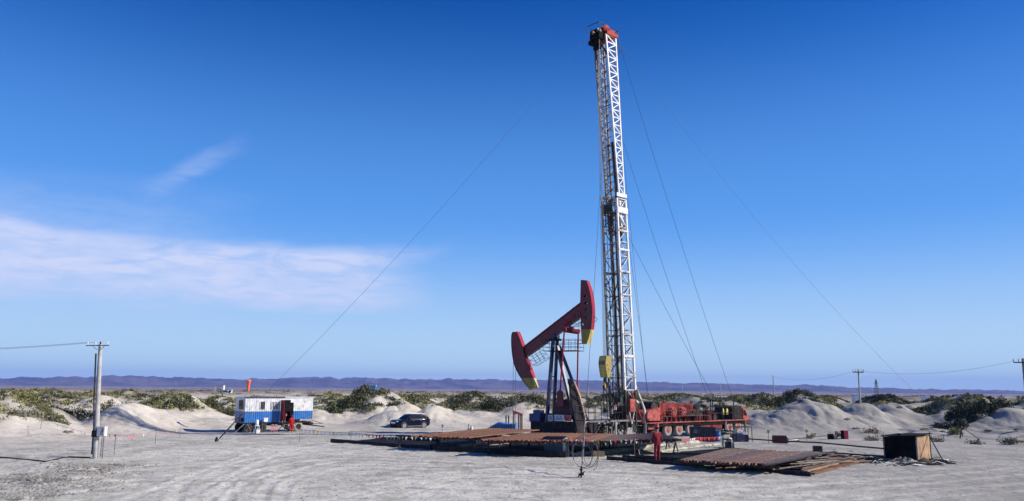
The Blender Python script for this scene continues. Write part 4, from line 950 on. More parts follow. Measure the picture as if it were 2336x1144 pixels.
# gearbox, motor and base frame
a, b = PF.xz(1262, 957, -1.0), PF.xz(1304, 912, -1.0)
MB().prism([(a[0], a[1]), (b[0], a[1]), (b[0], b[1]), (a[0]+.75, b[1]), (a[0]+.6, b[1]-.25), (a[0], b[1]-.25)], -1.0, 1.0).obj('gearbox', m_maroon, jack, bevel=.04)
a, b = PF.xz(1270, 912, -1.15), PF.xz(1286, 893, -1.15); MB().ball(((a[0]+b[0])/2, -1.2, (a[1]+b[1])/2), .28, .2, .36).obj('crank_boss', m_jackred2, jack)
base = PF.poly([(1210, 988), (1210, 973), (1222, 966), (1340, 966), (1340, 990)], -1.3)
zb0 = 0.15; xs0, xs1 = base[1][0], base[3][0]; zt0 = base[3][1]
MB().box(xs0, xs1, -1.4, 1.4, 0.0, .22).obj('foundation', m_bluegrey, jack, bevel=.03)
for yy in (-1.25, 1.05): MB().box(xs0, xs1, yy, yy+.2, .22, zt0-.05).box(xs0-.05, xs1+.05, yy-.06, yy+.26, zt0-.05, zt0).obj('base_beam', m_dark, jack)
m = MB()
for k in range(7): xx = xs0+(xs1-xs0)*k/6; m.box(xx-.08, xx+.08, -1.05, 1.05, .22, zt0-.06)
m.obj('base_cross_beam', m_dark, jack)
a, b = PF.xz(1217, 960, -1.1), PF.xz(1233, 936, -1.1)
MB().box(a[0], b[0], -1.2, -.3, zt0, b[1]).box(a[0]-.5, a[0], -1.1, -.4, zt0, zt0+(b[1]-zt0)*.68).obj('control_cabinet', mat('dull_blue_violet_paint', (.055, .065, .18), .5, 0, .12, 3), jack, bevel=.02)
a = PF.xz(1240, 950, 0); MB().cyl((a[0]-.1, 0, zt0+.45), (a[0]+.9, 0, zt0+.45), .36, 16).box(a[0], a[0]+.8, -.3, .3, zt0, zt0+.15).obj('motor', m_maroon, jack)
# tan belt guard with dark bracing
gp = PF.poly([(1296, 872), (1309, 870), (1322, 903), (1334, 950), (1338, 990), (1314, 990), (1309, 945), (1300, 905)], -1.45)
MB().prism(gp, -1.45, -1.15).obj('belt_guard', m_tan, jack, bevel=.02)
m = MB()
for a, b in (((1296, 875), (1322, 905)), ((1300, 900), (1328, 925)), ((1299, 872), (1300, 905)), ((1300, 905), (1316, 985)), ((1309, 880), (1338, 985)), ((1306, 940), (1332, 945))): m.bar(PF.p(*a, -1.48), PF.p(*b, -1.48), .10, .07)
m.obj('guard_frame', m_dark, jack)
a, b = PF.xz(1296, 872, -1.3), PF.xz(1310, 866, -1.3); MB().cyl(((a[0]+b[0])/2, -1.5, a[1]), ((a[0]+b[0])/2, -1.0, a[1]), .30, 14).obj('guard_cap', m_navy, jack)
# warning boards on the base
m_sign = mat('sign_white', (.60, .62, .64), .5, 0, .05, 3); m_ink = mat('sign_blue_ink', (.04, .07, .22), .6); m_redsign = mat('sign_red', (.42, .05, .05), .55, 0, .1)
for px0, px1, kind in ((1250, 1261, 0), (1264, 1287, 1), (1288, 1304, 2)):
    a, b = PF.xz(px0, 961, -1.5), PF.xz(px1, 947, -1.5)
    sb = MB().box(a[0], b[0], -1.52, -1.49, a[1], b[1]).obj('warning_board', m_redsign if kind == 2 else m_sign, jack)
    m = MB(); w_ = b[0]-a[0]; h_ = b[1]-a[1]
    if kind == 0:
        for k in range(4): m.box(a[0]+w_*.12, b[0]-w_*.12, -1.53, -1.522, a[1]+h_*(.14+.2*k), a[1]+h_*(.24+.2*k))
        m.obj('print', m_ink, sb)
    elif kind == 1:
        for cx in (.35, .8):
            X0 = a[0]+w_*cx-.12*(cx > .5)
            for p, q in (((-.16, .3), (0, .85)), ((0, .85), (.16, .3)), ((-.16, .3), (.16, .3))): m.bar((X0+p[0], -1.526, a[1]+h_*p[1]), (X0+q[0], -1.526, a[1]+h_*q[1]), .01, .045)
        for k in range(2): m.box(a[0]+w_*.05, a[0]+w_*.12, -1.53, -1.522, a[1]+h_*(.15+.35*k), a[1]+h_*(.4+.35*k))
        m.obj('print', m_ink, sb)
    else:
        m.bar((a[0]+.05, -1.526, b[1]-.1), (b[0]-.05, -1.526, b[1]-.1), .01, .03).bar((a[0]+w_*.6, -1.526, a[1]+.1), (b[0]-.1, -1.526, b[1]-.15), .01, .03); m.obj('print', m_sign, sb)
# blue pit box with a railing and red flags left of the jack
O = G(1150, 985); F2 = Fr(O, R(-6))
t_ = T('pit_cover', 'bright blue sloping metal pit cover left of the pumpjack base', 'pit cover', O, R(-6))
P = F2.poly([(1105, 981), (1118, 974), (1136, 964), (1150, 968), (1176, 968), (1176, 986), (1105, 986)], 0)
MB().prism([(x, max(z, .02)) for x, z in P], 0, 2.2).obj('cover', m_blue, t_)
m = MB()
for px in range(1120, 1176, 5): a = F2.xz(px, 984, -.03); b = F2.xz(px, 969, -.03); m.bar((a[0], -.03, .02), (a[0], -.03, max(.3, b[1])), .06)
m.obj('railing_bars', m_dark, t_)['kind'] = 'stuff'
O = G(1175, 980); F2 = Fr(O, 0)
t_ = T('valve_manifold', 'row of upright black pipes wrapped in pinkish red flags beside the blue pit cover', 'pipes', O)
for px, yt, mm in ((1154, 948, m_dark), (1160, 948, m_dark), (1172, 938, m_dark), (1183, 944, m_dark), (1187, 946, m_pink), (1190.5, 944, m_dark)):
    a, b = F2.p(px, 985, 0), F2.p(px, yt, 0); MB().cyl((a[0], 0, 0), (a[0], 0, b[2]), .07, 8).obj('standpipe', mm, t_)
P = [F2.p(a, b, -.1) for a, b in ((1169, 936), (1184, 941), (1192, 946), (1190, 950), (1180, 945), (1170, 946))]
m = MB(); m.add(P+[(x, y+.02, z) for x, y, z in P], [(0, 1, 4, 5), (1, 2, 3, 4), (11, 10, 7, 6), (10, 9, 8, 7)]); m.obj('flag', m_pink, t_)
# ================================================================ office trailer
O = G(560, 988); O.z = gz(O.x, O.y); AT = R(40); RF = Fr(O, AT)
tr = T('office_trailer', 'white and blue corrugated office trailer on black wheels with its door open', 'trailer', O, AT)
L0, L1 = RF.xz(558, 940, 0)[0], RF.xz(713, 940, 0)[0]; ztp, zmd, zbt = RF.xz(560, 908, 0)[1], RF.xz(560, 939.5, 0)[1], RF.xz(560, 965.5, 0)[1]; WT = 2.4
print('trailer', L0, L1, zbt, zmd, ztp)
d0, d1, dz = RF.xz(640, 940, 0)[0], RF.xz(669, 940, 0)[0], RF.xz(655, 913, 0)[1]
m_twhite = mat('trailer_white', (.68, .69, .70), .45, 0, .08, 2, (.42, .39, .35), .34, 1.4); m_tblue = mat('trailer_blue', (.02, .145, .46), .42, 0, .12, 2, (.10, .14, .20), .34, 1.2)
def corr(x0, x1, z0, z1, y=0.0, amp=.035, pitch=.22, th=.05):
    xs = np.arange(x0, x1, pitch/4); xs = list(xs)+[x1]; m = MB(); prof = (0, 1, 1, 0); vs = []
    for i, x in enumerate(xs): vs.append((x, y-amp*prof[i % 4], z0)); vs.append((x, y-amp*prof[i % 4], z1)); vs.append((x, y+th, z0)); vs.append((x, y+th, z1))
    fs = []
    for i in range(len(xs)-1):
        o = i*4; fs += [(o, o+4, o+5, o+1), (o+2, o+3, o+7, o+6), (o, o+2, o+6, o+4), (o+1, o+5, o+7, o+3)]
    n = (len(xs)-1)*4; fs += [(0, 1, 3, 2), (n, n+2, n+3, n+1)]; return m.add(vs, fs)
zb2 = zbt+.02
corr(L0, d0, zb2, zmd).obj('lower_panel', m_tblue, tr); corr(d1, L1, zb2+.25, zmd).obj('lower_panel', m_tblue, tr)
corr(L0, d0, zmd+.004, ztp, amp=.02).obj('upper_panel', m_twhite, tr); corr(d1, L1, zmd+.004, ztp, amp=.02).obj('upper_panel', m_twhite, tr)
MB().box(d0, d1, 0, .05, dz, ztp).obj('door_head', m_twhite, tr)
MB().box(L0, L0+.05, .05, WT, zmd, ztp).obj('end_panel', m_twhite, tr); MB().box(L0, L0+.05, .05, WT, zb2, zmd-.003).obj('end_panel', m_tblue, tr)
MB().box(L1-.05, L1, .05, WT, zb2+.25, ztp).box(L0, L1, WT-.05, WT, zb2, ztp).obj('rear_wall', m_twhite, tr)
MB().box(L0-.08, L1+.05, -.08, WT+.08, ztp+.002, ztp+.09).obj('roof', m_twhite, tr, bevel=.01); MB().box(L0-.14, L1*.55, -.14, -.083, ztp+.03, ztp+.11).obj('awning_roll', m_dark, tr)
MB().box(L0+.05, L1-.05, .05, WT-.05, zb2-.12, zb2).obj('floor', m_dark, tr)
# windows with frames and bars
def twin(px0, px1, py0, py1, bars, frame=.05):
    a, b = RF.xz(px0, py1, 0), RF.xz(px1, py0, 0)
    f = MB().box(a[0], b[0], -.06, -.04, a[1], a[1]+frame).box(a[0], b[0], -.06, -.04, b[1]-frame, b[1]).box(a[0], a[0]+frame, -.06, -.04, a[1], b[1]).box(b[0]-frame, b[0], -.06, -.04, a[1], b[1]).obj('window', m_white, tr)
    MB().box(a[0]+frame, b[0]-frame, -.045, -.03, a[1]+frame, b[1]-frame).obj('pane', mat('window_glass', (.10, .12, .15), .1, 0, .1, 2, spec=.8), f)
    m = MB()
    for i in range(1, bars+1): xx = a[0]+(b[0]-a[0])*i/(bars+1); m.box(xx-.025, xx+.025, -.075, -.06, a[1], b[1])
    if bars: m.obj('window_bars', m_dark if bars == 3 else m_white, f)
twin(592, 606, 916, 935, 3); twin(617, 636, 916, 935, 4)
a = (L0-.02, .5, zmd+.25); MB().box(L0-.04, L0-.01, .35, 1.5, zmd+.2, ztp-.25).obj('end_window', m_glass, tr); MB().box(L0-.045, L0-.01, .05, .32, zmd+.5, ztp-.15).obj('notice_sheet', m_sign, tr)
#text('x', .34, 'lettering', mat('print_black', (.04, .04, .05), .6), tr, (RF.xz(628, 912, 0)[0]-.7, -.045, (ztp+dz)/2+.02))
# doorway shade painted as black sheets; the open door folded back
MB().box(d0, d1, .7, .75, zb2, dz).obj('partition', m_black, tr); dr = MB().box(d0-.05, d0+.0, -.9, -.05, zb2+.1, dz).obj('door', mat('door_red', (.20, .02, .03), .6, 0, .1), tr, bevel=.01)
MB().cyl((d0-.08, -.82, 1.9), (d0-.08, -.72, 1.9), .02, 6).obj('handle', m_chrome, dr)
MB().box(d0+.45, d1-.02, -.04, -.02, zb2+1.05, dz).obj('doorway_shade', m_black, tr)
MB().box(d1-.35, d1, -.05, -.01, dz-.25, dz+.02).obj('vent_box', m_white, tr)
# undercarriage
MB().box(L0+.1, L1+.3, .3, .42, zb2-.34, zb2-.12).box(L0+.1, L1+.3, WT-.42, WT-.3, zb2-.34, zb2-.12).obj('chassis_rail', m_dark, tr)
rt = .47; tt = tyre_mesh(rt, .24).mesh('tyre', m_rubberd); tt2 = tyre_mesh(rt*1.08, .26).mesh('tyre', m_rubber); rm = MB().lathe([(rt*.56, 0), (rt*.45, .06), (rt*.2, .08), (.01, .02), (.01, .2), (rt*.5, .2)], axis='y', n=16).mesh('rim', m_dark)
for px, tm in ((566, tt), (598, tt), (681, tt2)):
    s_ = RF.xz(px, 975, .05)[0]
    for yy, rz_ in ((.05, 0), (WT-.05, math.pi)):
        w_ = T('wheel', None, None); w_.parent = tr; w_.location = (s_, yy, rt); w_.rotation_euler = (0, 0, rz_); link('tyre', tm, w_); link('rim', rm, w_)
    MB().cyl((s_, .2, rt), (s_, WT-.2, rt), .07, 8).obj('axle', m_dark, tr)
m = MB()
for px, px2 in ((635, 652), (652, 635), (648, 665), (665, 648)): m.bar(RF.p(px, 966, .1), (RF.xz(px2, 984, .1)[0], .1, .25), .06)
m.obj('leaf_spring_frame', m_dark, tr)
a = RF.p(695, 964, WT/2); MB().bar((a[0]-.4, .6, zb2-.3), (L1+1.9, WT/2, .35), .11).bar((a[0]-.4, WT-.6, zb2-.3), (L1+1.9, WT/2, .35), .11).lathe([(.06, -.03), (.13, 0), (.06, .03)], (L1+2.0, WT/2, .35)).obj('towbar', m_dark, tr)
MB().bar((L1+.1, .3, zb2+.1), (L1+1.2, .3, zb2-.2), .05).bar((L1, .6, zb2-.25), (L1+1.6, .6, zb2-.28), .05).obj('tow_brace', m_dark, tr)
MB().bar((L0, -.1, zb2-.1), (L0-.9, -.1, .05), .07).bar((L0+.3, -.1, zb2-.1), (L0+.5, -.8, .05), .05).obj('support_strut', m_steel, tr)
MB().box(L0-.35, L0, .2, .5, zb2+.1, zb2+.45).obj('side_box', m_dark, tr)
m = MB()
for k in range(3): m.box(d0+.2, d0+.9, -.95+.28*k, -.70+.28*k, .2+.25*k, .24+.25*k)
m.bar((d0+.2, -.95, .05), (d0+.2, -.1, zb2), .04).bar((d0+.9, -.95, .05), (d0+.9, -.1, zb2), .04); m.obj('door_steps', m_steel, tr)
MB().box(L0-.02, L0+.0, 1.2, 1.5, zb2+.25, zb2+.6).obj('crest', m_sign, tr)
# windsock standing behind the trailer
O = RF.w((RF.xz(563, 900, 3.2)[0], 3.2, 0)); wf = Fr(O, 0)
t_ = T('windsock', 'limp orange windsock on a pole behind the left end of the trailer', 'windsock', O)
a, b = wf.p(563, 868, 0), wf.p(563, 893, 0)
MB().cyl((0, 0, 0), (0, 0, a[2]+.1), .035, 6).obj('pole', m_offwhite, t_); MB().lathe([(.10, b[2]), (.13, b[2]+.4), (.15, a[2]-.35), (.26, a[2]-.05), (.2, a[2])], (.12, 0, 0), 'z', 12).obj('sock', m_orange, t_)
MB().lathe([(.2, 0), (.23, .02), (.2, .04)], (.12, 0, a[2]), 'z', 12).obj('ring', m_white, t_)
# water urn on a stand, white bin, pink stools in front of the trailer
def at_tr(px, py, y=-1.4): q = RF.w((RF.xz(px, py, y)[0], y, 0)); return q
q = at_tr(585, 985); t_ = T('drinks_stand', 'white drinks urn on a low stand in front of the trailer wheels', 'water urn', q, AT)
MB().lathe([(.16, .75), (.17, .8), (.17, 1.2), (.12, 1.28), (.03, 1.3)]).obj('urn', m_white, t_); MB().box(-.22, .22, -.2, .2, .70, .745).obj('tray', m_white, t_)
for dx in (-.19, .19):
    for dy in (-.17, .17): MB().bar((dx, dy, 0), (dx, dy, .70), .03).obj('leg', m_white, t_)
MB().cyl((0, -.17, .85), (0, -.24, .82), .02, 6).obj('tap', m_dark, t_)
q = at_tr(587, 987, -1.9); t_ = T('storage_bin', 'small white square bin on a pale mat beside the drinks stand', 'bin', q, AT)
MB().box(-.2, .2, -.2, .2, 0, .42).obj('bin_body', m_white, t_, bevel=.02); MB().box(-.22, .22, -.22, .22, .421, .46).obj('lid', m_offwhite, t_, bevel=.01)
q = at_tr(584, 988, -2.0); tag(MB().box(-.9, .7, -.5, .2, .012, .03).obj('floor_mat', m_sign, None, loc=q), 'pale thin mat lying under the white bin', 'mat')
q = at_tr(604, 984, -.5); t_ = T('storage_box', 'white tub hanging below the trailer wall left of the door', 'tub', q, AT); z_ = 1.05; MB().prism([(-.18, z_), (.18, z_), (.22, z_+.35), (-.22, z_+.35)], -.15, .15).obj('tub', m_white, t_); MB().box(-.24, .24, -.17, .17, z_+.351, z_+.38).obj('lid', m_white, t_)
MB().bar((-.2, .14, 0), (-.2, .14, z_), .03).bar((.2, .14, 0), (.2, .14, z_), .03).box(-.2, .2, .1, .17, z_-.03, z_-.003).obj('stand', m_steel, t_)
m_rosy = mat('pink_plastic', (.62, .25, .26), .5, 0, .1)
for px, lb in ((620.5, 'faded pink plastic stool left of its twin by the trailer'), (628, 'faded pink plastic stool nearer the trailer door')):
    q = at_tr(px, 988, -1.7); t_ = T('stool', lb, 'stool', q, AT+.2, 'pink stools by the trailer')
    MB().lathe([(.14, .78), (.15, .80), (.15, .83), (.02, .84)]).obj('seat', m_rosy, t_)
    for sx_ in (-1, 1):
        for sy in (-1, 1): MB().bar((sx_*.16, sy*.14, 0), (sx_*.09, sy*.08, .79), .035).obj('leg', m_rosy, t_)
    MB().box(-.13, .13, -.11, -.09, .3, .33).box(-.13, .13, .09, .11, .3, .33).obj('stretcher', m_rosy, t_)
# ================================================================ people
def skin(name, V_, E_, Rr, mats, sub=1, root=0):
    bm = bmesh.new(); ly = bm.verts.layers.skin.verify(); vs = []
    for p, r in zip(V_, Rr):
        v = bm.verts.new(p); v[ly].radius = r if isinstance(r, tuple) else (r, r); vs.append(v)
    vs[root][ly].use_root = True
    for a, b in E_: bm.edges.new((vs[a], vs[b]))
    me = bpy.data.meshes.new(name); bm.to_mesh(me); bm.free(); o = bpy.data.objects.new(name, me); COL.objects.link(o)
    sk = o.modifiers.new('skin', 'SKIN'); sk.use_smooth_shade = True; sb_ = o.modifiers.new('sub', 'SUBSURF'); sb_.levels = sub; sb_.render_levels = sub
    dg = bpy.context.evaluated_depsgraph_get(); out = bpy.data.meshes.new_from_object(o.evaluated_get(dg)); bpy.data.objects.remove(o); out.name = name
    out.materials.clear()
    for m_ in mats: out.materials.append(m_)
    return out
def person(label, loc, face, arms, legs=((-.11, 0), (.11, .0)), cover=None, lean=0.0, glove=True, shoe=None, h=1.76, hatm=None, crouch=0.):
    """face: heading of the body; arms: ((elbow),(hand)) for left and right relative to the shoulder; local +y is forward"""
    cover = cover or m_cover; t_ = T('person', label, 'person', loc, face); s = h/1.76
    z = lambda a: a*s
    hipz = .93-crouch; P = {'pel': (0, 0, z(hipz)), 'bel': (0, lean*.3, z(hipz+.15)), 'che': (0, lean*.7, z(hipz+.38)), 'nck': (0, lean, z(hipz+.55)), 'hed': (0, lean+.02, z(hipz+.66)), 'hd2': (0, lean+.03, z(hipz+.75))}
    sh = {k: Vector((k*.185, lean*.8, z(hipz+.47))) for k in (-1, 1)}
    V_, E_, Rr = [], [], []; idx = {}
    def av(k, p, r, par=None):
        V_.append(tuple(p)); Rr.append(r); idx[k] = len(V_)-1
        if par is not None: E_.append((idx[par], idx[k]))
    def build(g, hands=True, head=True):
        V_.clear(); E_.clear(); Rr.clear(); idx.clear()
        av('pel', P['pel'], (.135*g, .11*g)); av('bel', P['bel'], (.125*g, .10*g), 'pel'); av('che', P['che'], ((.11 if hands else .165)*g, (.08 if hands else .135)*g), 'bel'); av('nck', P['nck'], .050 if head else .088, 'che')
        if head: av('hed', P['hed'], (.078, .088), 'nck'); av('hd2', P['hd2'], (.075, .085), 'hed')
        for i, k in enumerate((-1, 1)):
            el, hn = Vector(arms[i][0]), Vector(arms[i][1]); av(('s', k), sh[k], .062*g, 'che'); av(('e', k), sh[k]+el, .047*g, ('s', k)); av(('w', k), sh[k]+hn, .034*g if hands else .046, ('e', k))
            if hands:
                d = (hn-el).normalized(); sd_ = d.cross(Vector((0, 1, 0))) if abs(d.y) < .9 else Vector((1, 0, 0)); sd_.normalize(); w0 = sh[k]+hn; pl = w0+d*.07; av(('p', k), pl, (.036, .022), ('w', k))
                for f in range(4):
                    b = pl+sd_*(-.03+.02*f)+d*.02; L_ = (.065, .075, .07, .055)[f]; bend = Vector((0, .25, 0)); av(('f', k, f, 0), b, .0095, ('p', k)); av(('f', k, f, 1), b+d*L_*.5+bend*.02, .0088, ('f', k, f, 0)); av(('f', k, f, 2), b+d*L_+bend*.09, .008, ('f', k, f, 1))
                b = w0+d*.03-sd_*.035; av(('t', k, 0), b, .011, ('p', k)); av(('t', k, 1), b+d*.05-sd_*.02, .0095, ('t', k, 0))
            fx_, fy = legs[i]; hp = (k*.095, 0, z(hipz-.06)); kn = (k*.10+(fx_-k*.1)*.5, fy*.5+.03+crouch*.8, z(.49-crouch*.1)); an = (fx_, fy, z(.09)); 
            av(('h', k), hp, .088*g, 'pel'); av(('k', k), kn, .06*g, ('h', k)); av(('a', k), an, .042*g if hands else .062, ('k', k))
            if hands: av(('to', k), (fx_+k*.02, fy+.15, z(.035)), (.04, .03), ('a', k))
        return list(V_), list(E_), list(Rr)
    v, e, r = build(1.0); bodym = skin('body', v, e, r, [m_skin, m_glove if glove else m_skin])
    hp = [sh[k]+Vector(arms[i][1]) for i, k in enumerate((-1, 1))]
    for p in bodym.polygons:
        if min((Vector(p.center)-q).length for q in hp) < .2 and Vector(p.center).z < 5: p.material_index = 1
    link('body', bodym, t_)
    v, e, r = build(1.27, False, False); link('coverall', skin('coverall', v, e, r, [cover]), t_)
    hx, hy, hz = P['hd2']
    MB().ball((hx, hy+.105, hz-.055), .018, .022, .02, 8, 5).ball((hx-.035, hy+.085, hz-.02), .014, n=8, m=5).ball((hx+.035, hy+.085, hz-.02), .014, n=8, m=5).ball((hx-.09, hy+.0, hz-.04), .015, .025, .032, 8, 5).ball((hx+.09, hy, hz-.04), .015, .025, .032, 8, 5).obj('face_features', m_skin, t_)
    MB().ball((hx, hy-.035, hz-.03), .096, .095, .115, 12, 8, -.95).obj('hair', m_hair, t_)
    MB().ball((hx, hy, hz+.01), .135, .155, .135, 16, 7, 0.0).lathe([(.12, -.012), (.165, -.012), (.165, .006), (.12, .012)], (hx, hy+.02, hz+.012), 'z', 16).bar((hx, hy-.14, hz+.07), (hx, hy+.14, hz+.08), .03, .14).obj('helmet', hatm or m_helmet, t_)
    for i, k in enumerate((-1, 1)):
        fx_, fy = legs[i]; MB().loft([[(fx_+w_*math.cos(a)+k*.01*j, fy-.08+j*.09, .012+max(0, math.sin(a))*hh_) for a in np.linspace(0, 6.283, 11)[:-1]] for j, (w_, hh_) in enumerate(((.04, .09), (.05, .115), (.052, .09), (.045, .06)))]).obj('shoe', shoe or m_boot, t_)
    return t_
hang = (((-.05, -.02, -.29), (-.06, .06, -.54)), ((.05, -.02, -.29), (.07, .05, -.54)))
pw = on(1500, 1056)
person('worker in red coveralls and helmet standing on the skids, back to the camera', pw, R(20), (((-.06, .05, -.28), (-.02, .24, -.42)), ((.07, -.02, -.28), (.10, .10, -.50))), ((-.13, -.02), (.15, .10)), h=1.97, shoe=m_boot)
q = at_tr(664, 983, -1.1); person('worker in bright red coveralls standing on the ground in front of the trailer door', q, R(200), hang, cover=mat('bright_red_cloth', (.55, .012, .015), .9, 0, .1, 8), h=1.62, hatm=m_cover)
q = RF.w((d0+.55, .35, zb2)); person('person in dark red coveralls standing inside the dark trailer doorway', q, R(190), hang, h=1.6, hatm=m_coverd)
q = TF.w((zx(1515, 912, 2.3)[0], 2.3, zd)); hq = zx(1515, 905, 2.3)[1]-zd
person('worker on the truck deck behind the red engine housing with only his helmet showing', q, R(180), hang, h=max(1.5, min(1.95, hq)))
q = TF.w((zx(1391, 985, -.3)[0], -.3, 0)); person('worker in black coveralls and pale shoes beside the column of the work platform', q, R(150), (((-.1, .1, -.25), (-.05, .35, -.3)), ((.1, .1, -.25), (.05, .35, -.25))), cover=m_coverd, h=1.7, hatm=m_coverd)
# ================================================================ dark SUV
fr_ = G(922, 979); F0 = Fr(fr_, R(40)); ws = F0.xz(967, 977)[0]-F0.xz(922, 979)[0]; sc = max(.85, min(1.05, ws/2.78)); print('suv', ws, sc)
O = F0.w((-.95*sc, 0, 0)); O.z = gz(O.x, O.y)
suv = T('suv', 'dark blue SUV parked on the sand between the trailer and the pipe racks', 'car', O, R(40)); suv.scale = (sc,)*3
Wc = .95
def ring(x, zb, zt, w, rnd=.12):
    return [(x, Wc-w*.93, zb), (x, Wc-w, zb+.12), (x, Wc-w, zt-rnd), (x, Wc-w*.93, zt), (x, Wc, zt+.02), (x, Wc+w*.93, zt), (x, Wc+w, zt-rnd), (x, Wc+w, zb+.12), (x, Wc+w*.93, zb)]
st = [(.0, .42, .78, .72), (.06, .30, .90, .84), (.25, .24, .98, .92), (.7, .24, 1.04, .94), (1.25, .24, 1.09, .95), (2.4, .24, 1.10, .95), (3.6, .24, 1.12, .95), (4.3, .26, 1.14, .92), (4.62, .36, 1.08, .86), (4.7, .45, .95, .80)]
m = MB(); m.loft([ring(*a) for a in st]); m.obj('body', m_navycar, suv)
def gring(x, zt, wb, wt): return [(x, Wc-wb, 1.08), (x, Wc-wt, zt), (x, Wc, zt+.03), (x, Wc+wt, zt), (x, Wc+wb, 1.08)]
MB().loft([gring(1.22, 1.10, .86, .84), gring(1.55, 1.36, .87, .76), gring(1.98, 1.62, .88, .70), (gring(2.5, 1.68, .88, .70)), gring(3.6, 1.67, .88, .69), gring(4.15, 1.60, .87, .68), gring(4.50, 1.28, .85, .74), gring(4.60, 1.10, .84, .80)]).obj('roof', m_navycar, suv)
def lerpw(z): return .885+(.715-.885)*(z-1.1)/(1.6-1.1)
for x0, x1, x2, x3, nm in ((1.62, 1.98, 2.62, 2.62, 'front'), (2.70, 2.70, 3.50, 3.52, 'mid'), (3.60, 3.60, 3.98, 4.22, 'rear')):
    for sg in (-1, 1):
        P = [(x0, 1.14), (x3, 1.14), (x2, 1.55), (x1, 1.55)]; P = [P[0], P[1], P[2], P[3]]
        vs = [(x, Wc+sg*(lerpw(z)+.012), z) for x, z in P]+[(x, Wc+sg*(lerpw(z)-.02), z) for x, z in P]
        MB().add(vs, [(0, 1, 2, 3), (7, 6, 5, 4), (0, 4, 5, 1), (1, 5, 6, 2), (2, 6, 7, 3), (3, 7, 4, 0)]).obj('side_window', m_glass, suv)
vs = [(1.26, Wc-.78, 1.13), (1.26, Wc+.78, 1.13), (1.93, Wc+.66, 1.60), (1.93, Wc-.66, 1.60)]; MB().add(vs+[(x+.04, y, z-.03) for x, y, z in vs], [(0, 1, 2, 3), (7, 6, 5, 4), (0, 4, 5, 1), (1, 5, 6, 2), (2, 6, 7, 3), (3, 7, 4, 0)]).obj('windscreen', m_glass, suv)
rs = .37; tm = tyre_mesh(rs, .22).mesh('tyre', m_rubberd); rmm = MB()
rmm.lathe([(rs*.62, .0), (rs*.66, .0), (rs*.68, .05), (rs*.6, .05)], axis='y', n=22).cyl((0, -.0, 0), (0, .1, 0), .07, 10)
for k in range(5):
    a = k*2*math.pi/5+.3
    for d_ in (-.12, .12): rmm.bar((.05*math.cos(a), .02, .05*math.sin(a)), (rs*.64*math.cos(a+d_), .02, rs*.64*math.sin(a+d_)), .05, .04)
rmm = rmm.mesh('rim', m_chrome); arch = MB().lathe([(.01, .0), (rs*1.16, .0), (rs*1.16, .02), (.01, .02)], axis='y', n=22).mesh('wheel_arch', m_rubberd)
for x in (.95, 3.73):
    for yy, a in ((-.01, 0), (2*Wc+.01, math.pi)):
        w_ = T('wheel', None, None); w_.parent = suv; w_.location = (x, yy-.015*(1 if a == 0 else -1), rs); w_.rotation_euler = (0, 0, a); link('tyre', tm, w_); link('rim', rmm, w_, (0, -.012, 0)); ao = link('wheel_arch', arch, suv, (x, yy+(.005 if a == 0 else -.005), rs+.04)); ao.rotation_euler = (0, 0, a)
for yy in (Wc-.70, Wc+.70): MB().box(-.0, .22, yy-.16, yy+.16, .80, .90).obj('headlight', m_lamp, suv, bevel=.03); MB().cyl((.02, yy, .48), (.1, yy, .48), .06, 10).obj('fog_lamp', m_lamp, suv)
MB().box(-.02, .04, Wc-.5, Wc+.5, .62, .78).obj('grille', m_chrome, suv, bevel=.01); MB().box(.0, .04, Wc-.6, Wc+.6, .38, .56).obj('air_intake', m_rubberd, suv)
MB().box(-.03, .0, Wc-.24, Wc+.24, .50, .62).obj('number_plate', mat('plate_blue', (.03, .09, .35), .5), suv)
for sg in (-1, 1):
    MB().tube([(2.0, Wc+sg*.68, 1.68), (2.2, Wc+sg*.68, 1.745), (3.9, Wc+sg*.67, 1.735), (4.1, Wc+sg*.67, 1.66)], .02, 6).obj('roof_rail', m_chrome, suv)
    MB().box(1.35, 3.35, Wc+sg*.99-.03, Wc+sg*.99+.03, .27, .32).obj('side_step', m_chrome, suv); MB().ball((1.68, Wc+sg*1.02, 1.15), .08, .10, .08).obj('wing_mirror', m_navycar, suv)
    for x in (2.15, 3.2): MB().box(x, x+.2, Wc+sg*.96-.012, Wc+sg*.96+.012, .93, .96).obj('door_handle', m_chrome, suv)
    MB().box(1.62, 4.2, Wc+sg*.893-.006, Wc+sg*.893+.006, 1.10, 1.125).obj('window_trim', m_chrome, suv)
for yy in (Wc-.75, Wc+.75): MB().box(4.55, 4.72, yy-.1, yy+.1, .92, 1.06).obj('tail_lamp', mat('tail_lamp_red', (.35, .01, .01), .2), suv)
